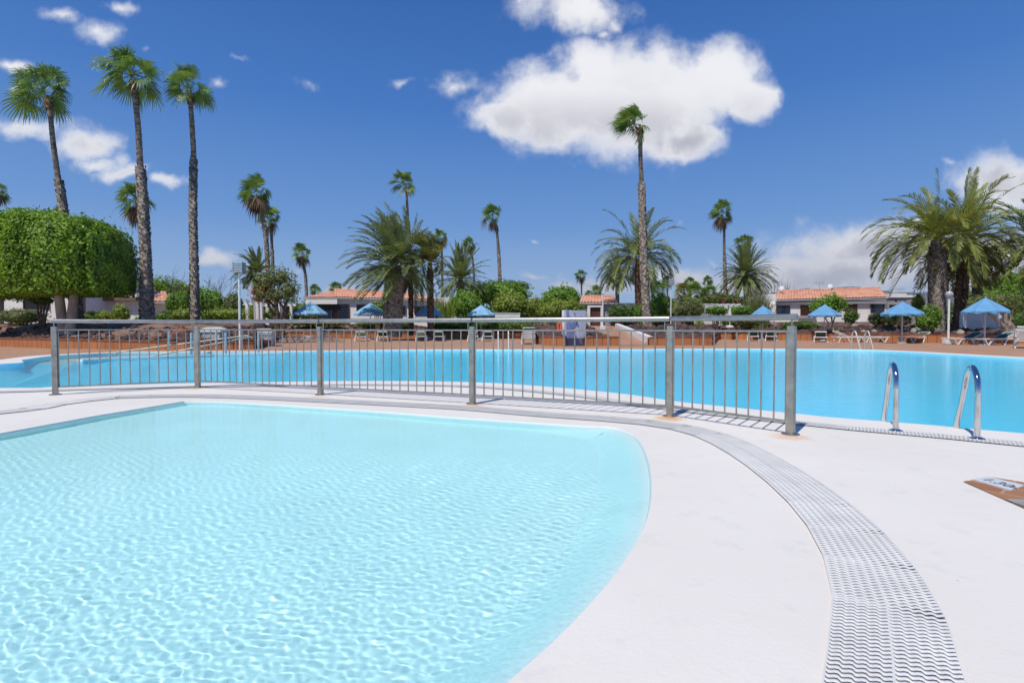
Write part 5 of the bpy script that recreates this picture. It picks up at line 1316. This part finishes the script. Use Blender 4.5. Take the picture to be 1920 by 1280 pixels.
    # ball of clipped foliage under the crown edge
ficus()
def ficus2():
    Y = 28.5; s = Y/1000; cx = -2; b_ = P(cx, 610, Y); o = Vector((b_.x, Y, T(b_.x, Y)-.05)); root = thing('clipped_ficus', 'darker clipped tree behind, filling the left edge of the view', 'tree', tuple(o)); flat = P(0, 566, Y).z
    cloud('crown', [((P(8, 480, Y).x, Y, P(0, 484, Y).z), (64*s, 1.6, 78*s)), ((P(-40, 480, Y).x, Y+.5, P(0, 480, Y).z), (60*s, 1.6, 80*s))], 170, .085, F_GREEN, root, o, 72, lump=.06, core=.85, flat=flat, shellp=.15, box=2.6)
    MB().tube([tuple(o), (o.x+.1, o.y, flat+.4)], [.2, .16], 12).build('trunk', M_GREYB, root, smooth=True, origin=o)
ficus2()
bush('low dark clipped bush hanging beneath the left end of the big clipped tree', 78, 552, 572, 34, 25.5, F_DARK, 73, stems=True)
HG = 'clipped hedges and shrubs'
B = [ # label, cx, top, bot, halfwidth, Y, material, seed, extra
 ('loose grey green hedge below the clipped tree at the left edge', 40, 578, 609, 62, 27.5, F_OLIVE, 101, dict(box=3.5, depth=.5, lump=.08)),
 ('yellow green hedge between the pale double trunk and the ragged palm trunk', 190, 580, 606, 50, 31, F_YEL, 102, dict(n=6)),
 ('taller rounded yellow green shrub in front of the brown fascia house', 224, 567, 604, 27, 30.5, F_YEL, 103, {}),
 ('low green shrub at the foot of the tallest palm', 312, 580, 608, 32, 30, F_GREEN, 104, dict(n=5)),
 ('bright clipped hedge right of the tall straight palm', 425, 577, 601, 52, 27, F_YEL, 105, dict(box=3.2, depth=.6, lump=.09)),
 ('bright clipped hedge left of the tall straight palm', 345, 578, 603, 34, 28, F_YEL, 106, dict(box=3, depth=.6, lump=.09)),
 ('big leafy green shrub behind the straight palm trunk', 335, 541, 590, 34, 33, F_GREEN, 107, {}),
 ('leafy green shrub between the straight palm trunk and the flood light pole', 395, 535, 592, 40, 34, F_GREEN, 108, {}),
 ('pale variegated shrub touching the flood light pole', 437, 545, 590, 24, 33, F_OLIVE, 109, {}),
 ('low hedge behind the white storage box', 410, 600, 614, 60, 26, F_DARK, 110, dict(n=6)),
 ('rounded bright green bush behind the centre parasols', 873, 538, 598, 39, 44.5, F_GREEN, 111, dict(n=5)),
 ('yellowish round bush right of the bright green one in the centre', 957, 544, 592, 39, 44.5, F_YEL, 112, dict(n=5)),
 ('wide dark topped bush behind the centre bushes', 940, 527, 575, 60, 56, F_GREEN, 113, dict(n=6)),
 ('dense green bush behind, left of the centre outbuilding', 1052, 531, 580, 44, 52, F_GREEN, 114, dict(n=5)),
 ('yellow green bush in front, left of the blue mosaic shower', 1052, 558, 598, 50, 43, F_YEL, 115, dict(n=6)),
 ('small shrub between the centre bushes', 1002, 553, 594, 24, 46, F_YEL, 116, {}),
 ('dark green bush in front of the centre outbuilding wall', 1162, 567, 601, 28, 37, F_DARK, 117, {}),
 ('rounded green shrub by the foot of the very tall fan palm', 1188, 570, 602, 24, 37.5, F_GREEN, 118, {}),
 ('green thicket right of the very tall palm trunk', 1240, 548, 600, 30, 42, F_GREEN, 119, {}),
 ('large loose olive shrub right of the slim flood light', 1288, 557, 600, 40, 40, F_OLIVE, 120, dict(n=6)),
 ('small yellow shrub on the lava bed behind the last fence panel', 1312, 599, 620, 15, 36.5, F_YEL, 121, {}),
 ('clipped dark hedge under the left of the right pergola', 1342, 573, 592, 23, 42, F_GREEN, 122, dict(box=3, depth=.6, lump=.07)),
 ('clipped dark hedge under the right of the right pergola', 1388, 573, 593, 26, 42, F_GREEN, 123, dict(box=3, depth=.6, lump=.07)),
 ('magenta flowering climber over the right pergola', 1352, 548, 578, 48, 50, F_DARK, 124, dict(n=6, flowers=F_PINK, dens=60)),
 ('small dark shrub right of the mop headed tree', 1597, 577, 606, 19, 38, F_DARK, 125, {}),
 ('pale loose shrub before the glazed end of the shuttered bungalow', 1645, 583, 610, 24, 37, F_OLIVE, 126, dict(n=4)),
 ('low green shrub left of the parasol beside the dark green lounger', 1672, 589, 612, 16, 36, F_YEL, 127, {}),
 ('dense round green bush at the foot of the massive date palm', 1745, 565, 618, 34, 30.5, F_GREEN, 128, dict(n=5)),
 ('climbing yellow shrub left of the massive date palm trunk', 1722, 548, 585, 18, 38, F_YEL, 129, {}),
 ('tall green thicket behind the big palms at the right', 1872, 512, 600, 56, 41, F_GREEN, 130, dict(n=6)),
 ('dark green hedge at the right edge behind the lounger stack', 1910, 580, 625, 32, 30, F_DARK, 131, dict(n=5)),
 ('green thicket between the right palm trunks', 1822, 545, 600, 30, 40, F_DARK, 132, {}),
 ('low hedge row under the pale blue parasols', 600, 597, 612, 62, 44, F_YEL, 133, dict(n=8)),
 ('low dark hedge row behind the dark green lounger', 720, 599, 614, 60, 44, F_DARK, 134, dict(n=8)),
 ('small tree like shrub growing against the house by the thick date palm', 708, 562, 592, 16, 42, F_GREEN, 135, {}),
 ('low dark shrubs under the round green bush', 865, 598, 620, 62, 43, F_DARK, 136, dict(n=8)),
 ('low dark planting at the foot of the white wall behind the centre bushes', 955, 599, 622, 58, 42, F_DARK, 143, dict(n=7)),
 ('low green planting left of the mosaic shower', 1030, 597, 620, 34, 36, F_OLIVE, 144, dict(n=5)),
 ('green undergrowth along the slim flood light pole', 1240, 590, 612, 40, 38, F_DARK, 145, dict(n=6)),
 ('long bright hedge band behind the left shrubs and pergola', 560, 566, 604, 60, 52, F_YEL, 146, dict(n=8, depth=.4)),
 ('bright leafy hedge mass between the palm grove and the right pergola', 1300, 556, 600, 66, 52, F_GREEN, 147, dict(n=8, depth=.4)),
 ('yellow green shrubs left of the very tall fan palm', 1150, 575, 604, 46, 48, F_YEL, 148, dict(n=6, depth=.5)),
 ('bright low hedge beneath the right half of the big clipped tree', 150, 584, 606, 34, 29.5, F_YEL, 149, dict(n=5)),
 ('green shrub mass between the centre bushes and the outbuilding', 1090, 566, 600, 26, 50, F_YEL, 150, {}),
 ('low bright shrubs behind the shuttered bungalow parasols', 1690, 584, 612, 26, 37, F_YEL, 151, dict(n=5)),
 ('orange flowering shrub behind the left pergola', 510, 576, 600, 16, 41, F_GREEN, 137, dict(flowers=F_REDF)),
 ('green hedge behind the left pergola', 470, 575, 603, 40, 47, F_YEL, 138, dict(n=5)),
 ('shrub left of the veranda beside the white pergola', 560, 570, 604, 22, 46, F_YEL, 139, {}),
 ('low brown green shrubs below the pergola hedges', 1395, 592, 612, 50, 39, F_OLIVE, 140, dict(n=6)),
 ('low shrubs before the stone plinth of the shuttered bungalow', 1500, 600, 618, 42, 40, F_DARK, 141, dict(n=6)),
 ('green shrub between the parasol and the left house wall, by the tall palms', 270, 590, 610, 30, 30, F_GREEN, 142, dict(n=4)),
]
for lab, cx, t, b0, hw, Y, m_, sd, ex in B:
    nm = 'hedge' if 'hedge' in lab else 'shrub'
    bush(lab, cx, t, b0, hw, Y, m_, sd, name=nm, cat='hedge' if nm == 'hedge' else 'bush', group=HG, **ex)
# trees with visible stems
def small_tree(label, blobs, trunk, Y, material, seed, flowers=None, width=.12, dens=70, lump=.2, bark_=None, limbs=5, core=.55, size=None):
    b_ = P(trunk[0], trunk[1], Y); gz = T(b_.x, Y)-.08; o = Vector((b_.x, Y, gz)); root = thing('garden_tree', label, 'tree', tuple(o)); s = Y/1000; bl = []
    for cx, cy, rx, ry in blobs: c = P(cx, cy, Y); bl.append(((c.x, Y+rx*s*.2*math.sin(cx), c.z), (rx*s, rx*s*.8, ry*s)))
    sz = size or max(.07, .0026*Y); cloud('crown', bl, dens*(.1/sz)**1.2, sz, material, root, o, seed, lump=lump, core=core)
    if flowers: cloud('blossom', [bl[k] for k in flowers[1]], dens*.5, sz, flowers[0], root, o, seed+7, lump=.2, core=None, shellp=.1)
    mb = MB(); r = random.Random(seed)
    for k in range(limbs):
        c = bl[k % len(bl)][0]; x = (k-(limbs-1)/2)*width*.9
        mb.tube([(o.x+x*.6, Y, gz), (o.x+x*1.0, Y+r.uniform(-.1, .1), gz+.3*(c[2]-gz)), (o.x+x*1.6+(c[0]-o.x)*.4, Y+r.uniform(-.2, .2), gz+.65*(c[2]-gz)), (c[0], Y, c[2])], [width, width*.8, width*.55, width*.3], 8)
    mb.build('trunk', bark_ or M_TWIG, root, smooth=True, origin=o); return root
small_tree('leafy garden tree with red blossom on its left, between two pergola columns', [(500, 530, 22, 22), (528, 520, 24, 20), (545, 545, 20, 22), (490, 550, 20, 18), (515, 555, 30, 16)], (525, 604), 36, F_OLIVE, 201, flowers=(F_REDF, [3]), width=.16)
small_tree('mop headed small tree with a bare stem behind the parasol at the right', [(1535, 572, 16, 14), (1557, 563, 22, 13), (1578, 572, 14, 13), (1552, 578, 26, 11)], (1560, 622), 35.5, F_GREEN, 202, width=.07, limbs=4, dens=95, bark_=M_GREYB)
small_tree('old frangipani tree with thick twisted pale trunks behind the largest parasol', [(1845, 565, 32, 12), (1880, 560, 34, 14), (1900, 575, 22, 14), (1860, 572, 40, 10)], (1892, 627), 28, F_OLIVE, 203, width=.13, limbs=5, bark_=M_GREYB, dens=60, core=.4)
small_tree('broad feathery green tree behind the tall straight palm', [(300, 538, 40, 20), (340, 545, 40, 18), (262, 548, 26, 16)], (320, 600), 52, F_GREEN, 204, width=.14, dens=75)
small_tree('shaded leafy tree filling the right edge behind the big palms', [(1900, 530, 40, 30), (1860, 545, 40, 26), (1935, 560, 30, 30)], (1900, 600), 44, F_GREEN, 205, width=.2)
small_tree('flat topped tree rising behind the centre bushes', [(905, 540, 26, 12), (970, 536, 26, 10), (938, 534, 30, 11)], (940, 600), 62, F_DARK, 206, width=.14)
# reeds
def reeds(label, cx, top, bot, hw, Y, seed, material=F_YEL, n=130):
    a = P(cx, top, Y); b_ = P(cx, bot, Y); gz = min(b_.z, T(b_.x, Y)); o = Vector((a.x, Y, gz)); root = thing('reed_clump', label, 'reeds', tuple(o), 0, None); r = np.random.default_rng(seed); V = []; F = []; TT = []
    W = hw*Y/1000
    for i in range(n):
        x = a.x+r.normal(0, .35)*W; y = Y+r.normal(0, .25)*W; H = (a.z-gz)*r.uniform(.5, 1.05); ln = r.normal(0, .22)*W; w = .035; q = r.uniform(0, 1); p = np.array([x, y, gz]); mid = np.array([x+ln*.5, y, gz+H*.6]); tip = np.array([x+ln*1.6+r.normal(0, .1), y+r.normal(0, .15), gz+H])
        b0 = len(V); e = np.array([w, 0, 0]); V += [p-e, p+e, mid+e*.9, mid-e*.9, tip+e*.1, tip-e*.1]; F += [(b0, b0+1, b0+2, b0+3), (b0+3, b0+2, b0+4, b0+5)]; TT += [q]*6
        for k in range(3):
            f = r.uniform(.35, .95); c = p+(tip-p)*f; dx = r.choice([-1, 1])*r.uniform(.25, .5); b0 = len(V); V += [c-e*.5, c+e*.5, c+np.array([dx*.5, 0, .18])+e*.3, c+np.array([dx*.5, 0, .18])-e*.3, c+np.array([dx, 0, .05]), c+np.array([dx, 0, .04])]; F += [(b0, b0+1, b0+2, b0+3), (b0+3, b0+2, b0+4, b0+5)]; TT += [q]*6
    mesh_np('blades', V, F, material, root, tint=TT, origin=o)
reeds('tall yellow green reeds beside the wind bent date palm', 832, 556, 600, 20, 43, 301)
reeds('tall pale reeds right of the wide spiky palm', 1418, 543, 596, 30, 43, 302, F_OLIVE, 220)
reeds('thin reeds left of the very tall fan palm trunk', 1196, 568, 600, 10, 39, 303, F_YEL, 60)
# bare twiggy bushes against the sky
def twigs(label, cx, top, bot, hw, Y, seed, n=26):
    b_ = P(cx, bot, Y); gz = min(b_.z, T(b_.x, Y)); o = Vector((b_.x, Y, gz)); root = thing('bare_bush', label, 'bush', tuple(o)); r = random.Random(seed); mb = MB(); top_z = P(cx, top, Y).z; W = hw*Y/1000
    def grow(p, d, L, w, k):
        q = p+d*L; mb.tube([p, p.lerp(q, .5)+Vector((r.uniform(-.05, .05), 0, r.uniform(-.05, .05)))*L, q], [w, w*.8, w*.6], 4, cap=False)
        if k: 
            for _ in range(3): grow(p.lerp(q, r.uniform(.45, 1)), (d+Vector((r.uniform(-.8, .8), r.uniform(-.6, .6), r.uniform(-.35, .5)))).normalized(), L*r.uniform(.5, .75), w*.6, k-1)
    for i in range(n//3):
        u = r.uniform(-1, 1); grow(Vector((o.x+u*W*.3, Y+r.uniform(-.3, .3), gz)), Vector((u*.5, 0, 1)).normalized(), (top_z-gz)*.5, .03*Y/40, 3)
    mb.build('branches', M_TWIG, root, origin=o)
twigs('bare twiggy bush standing up between the two ragged palms at the left', 318, 502, 590, 30, 44, 401, 9)
twigs('bare twiggy bush right of the tall straight palm at the left', 398, 508, 590, 26, 44, 402, 9)
twigs('grey leafless bush left of the right bungalow', 1462, 526, 596, 26, 50, 403, 24)
twigs('dry grass like plant under the parasol beside the dark green lounger', 1690, 592, 626, 16, 31.5, 404, 12)
# far line of greenery closing the horizon
def far_green():
    r = np.random.default_rng(8); bl = []
    for px in np.arange(-500, 2500, 26):
        Y = 78+r.uniform(-6, 14); top = 566+r.uniform(-5, 9); c = P(px+r.uniform(-8, 8), top, Y); bl.append(((c.x, Y, c.z-1.9), (2.0+r.uniform(0, 1.2), 1.5, 2.0)))
    tag(cloud('distant_greenery', bl, 14, .30, F_DARK, None, None, 9, lump=.2, core=.8), 'far mass of garden greenery closing the horizon behind the houses', 'greenery', kind='stuff')
far_green()
# lava rocks on the planting beds
M_LAVA = mat('lava_rock', (.155, .09, .08), .95, var=.3, scale=1.6, bump=.6, bscale=14, c2=(.04, .03, .034), detail=8)
M_PALE = mat('pale_boulder', (.42, .37, .32), .9, var=.2, scale=2, bump=.5, bscale=9)
def rock_arrays(c, size, r, flat=.7):
    nu, nv = 7, 5; V = []
    for k in range(nv):
        ph = -math.pi/2+math.pi*k/(nv-1)
        for j in range(nu):
            th = 2*math.pi*j/nu+.4*k; q = 1+r.uniform(-.28, .28); V.append((c[0]+size*q*math.cos(ph)*math.cos(th), c[1]+size*q*math.cos(ph)*math.sin(th)*.9, c[2]+size*flat*q*math.sin(ph)))
    F = [(k*nu+j, k*nu+(j+1) % nu, (k+1)*nu+(j+1) % nu, (k+1)*nu+j) for k in range(nv-1) for j in range(nu)]
    return V, F
def rocks():
    r = np.random.default_rng(21); V = []; F = []
    n = 0
    while n < 9500:
        u = r.uniform(-1.05, 1.1); w = wall_y(u); dmax = 2.6 if u < -.45 else 6.5; d = .35+dmax*r.uniform()**1.3; y = w+d; x = u*y
        t = (y-25)/8
        if -.15 < t < 1.1 and abs(u-(.229-.066*t)) < .045: continue
        if u < -.62 and r.uniform() < .75: continue
        if -.47 < u < -.40 or (-.4 < u < .03 and d > 3): 
            if r.uniform() < .6: continue
        sz = (.045+.20*r.uniform()**3)*(.6 if u < -.3 else .9); a, f = rock_arrays((x, y, T(x, y)+sz*.15), sz, r); b0 = len(V); V += a; F += [tuple(i+b0 for i in q) for q in f]; n += 1
    o = mesh_np('lava_rocks', V, F, M_LAVA); tag(o, 'dark reddish lava rocks strewn over the planting beds', 'rocks', kind='stuff')
rocks()
r_ = np.random.default_rng(5)
for px, py, sz, Y, lab in [(1602, 611, .36, 38, 'pale rounded boulder on the lava bed right of the mop headed tree'), (1619, 622, .22, 35, 'small pale boulder on the lava bed above the far right ladder'), (1639, 622, .24, 34.5, 'flat pale boulder on the lava bed left of the parasol pole'), (1718, 621, .42, 31.5, 'large pale boulder behind the dark green lounger'),
        (1800, 624, .28, 29.5, 'greenish pale boulder right of the globe lamp'), (1872, 625, .30, 29, 'flat boulder at the foot of the twisted trunks'), (1268, 611, .55, 33, 'large brown boulder right of the last fence joint'), (1320, 622, .25, 36, 'grey boulder below the small yellow shrub')]:
    c = P(px, py, Y); V, F = rock_arrays((0, 0, 0), sz, r_, .62); c.z = max(c.z, T(c.x, Y)+.02); o = mesh_np('boulder', V, F, M_PALE if 'brown' not in lab else M_LAVA, smooth=False); o.location = c; tag(o, lab, 'rock', 'boulders on the lava beds')
    m = o.modifiers.new('s', 'SUBSURF'); m.levels = 1; m.render_levels = 1
# drain cover and inlet on the wading pool floor
g = G(690, 775, -.22); root = thing('pool_drain', 'round grey drain cover under the water near the back of the wading pool', 'drain', (g.x, g.y, -.238))
MB().lathe([(.13, 0), (.13, .012), (.11, .016)], (0, 0, 0), 28).build('drain_ring', mat('grey_drain', (.30, .42, .45), .6, var=.1), root, smooth=True)

# ------------------------------------------------------------------ haze
def haze():
    m = bpy.data.materials.new('thin_haze'); m.use_nodes = True; nt = m.node_tree; nt.nodes.clear(); b = NB(nt)
    o_ = b.node('ShaderNodeOutputMaterial'); v = b.node('ShaderNodeVolumePrincipled'); v.inputs['Color'].default_value = (.66, .85, 1, 1); v.inputs['Density'].default_value = .00005; v.inputs['Anisotropy'].default_value = .2
    b.link(v.outputs[0], o_.inputs['Volume'])
    o = MB().box(-12500, 12500, -60, 9800, -3, 560).build('haze', m); tag(o, kind='stuff')
if HAZE: haze()
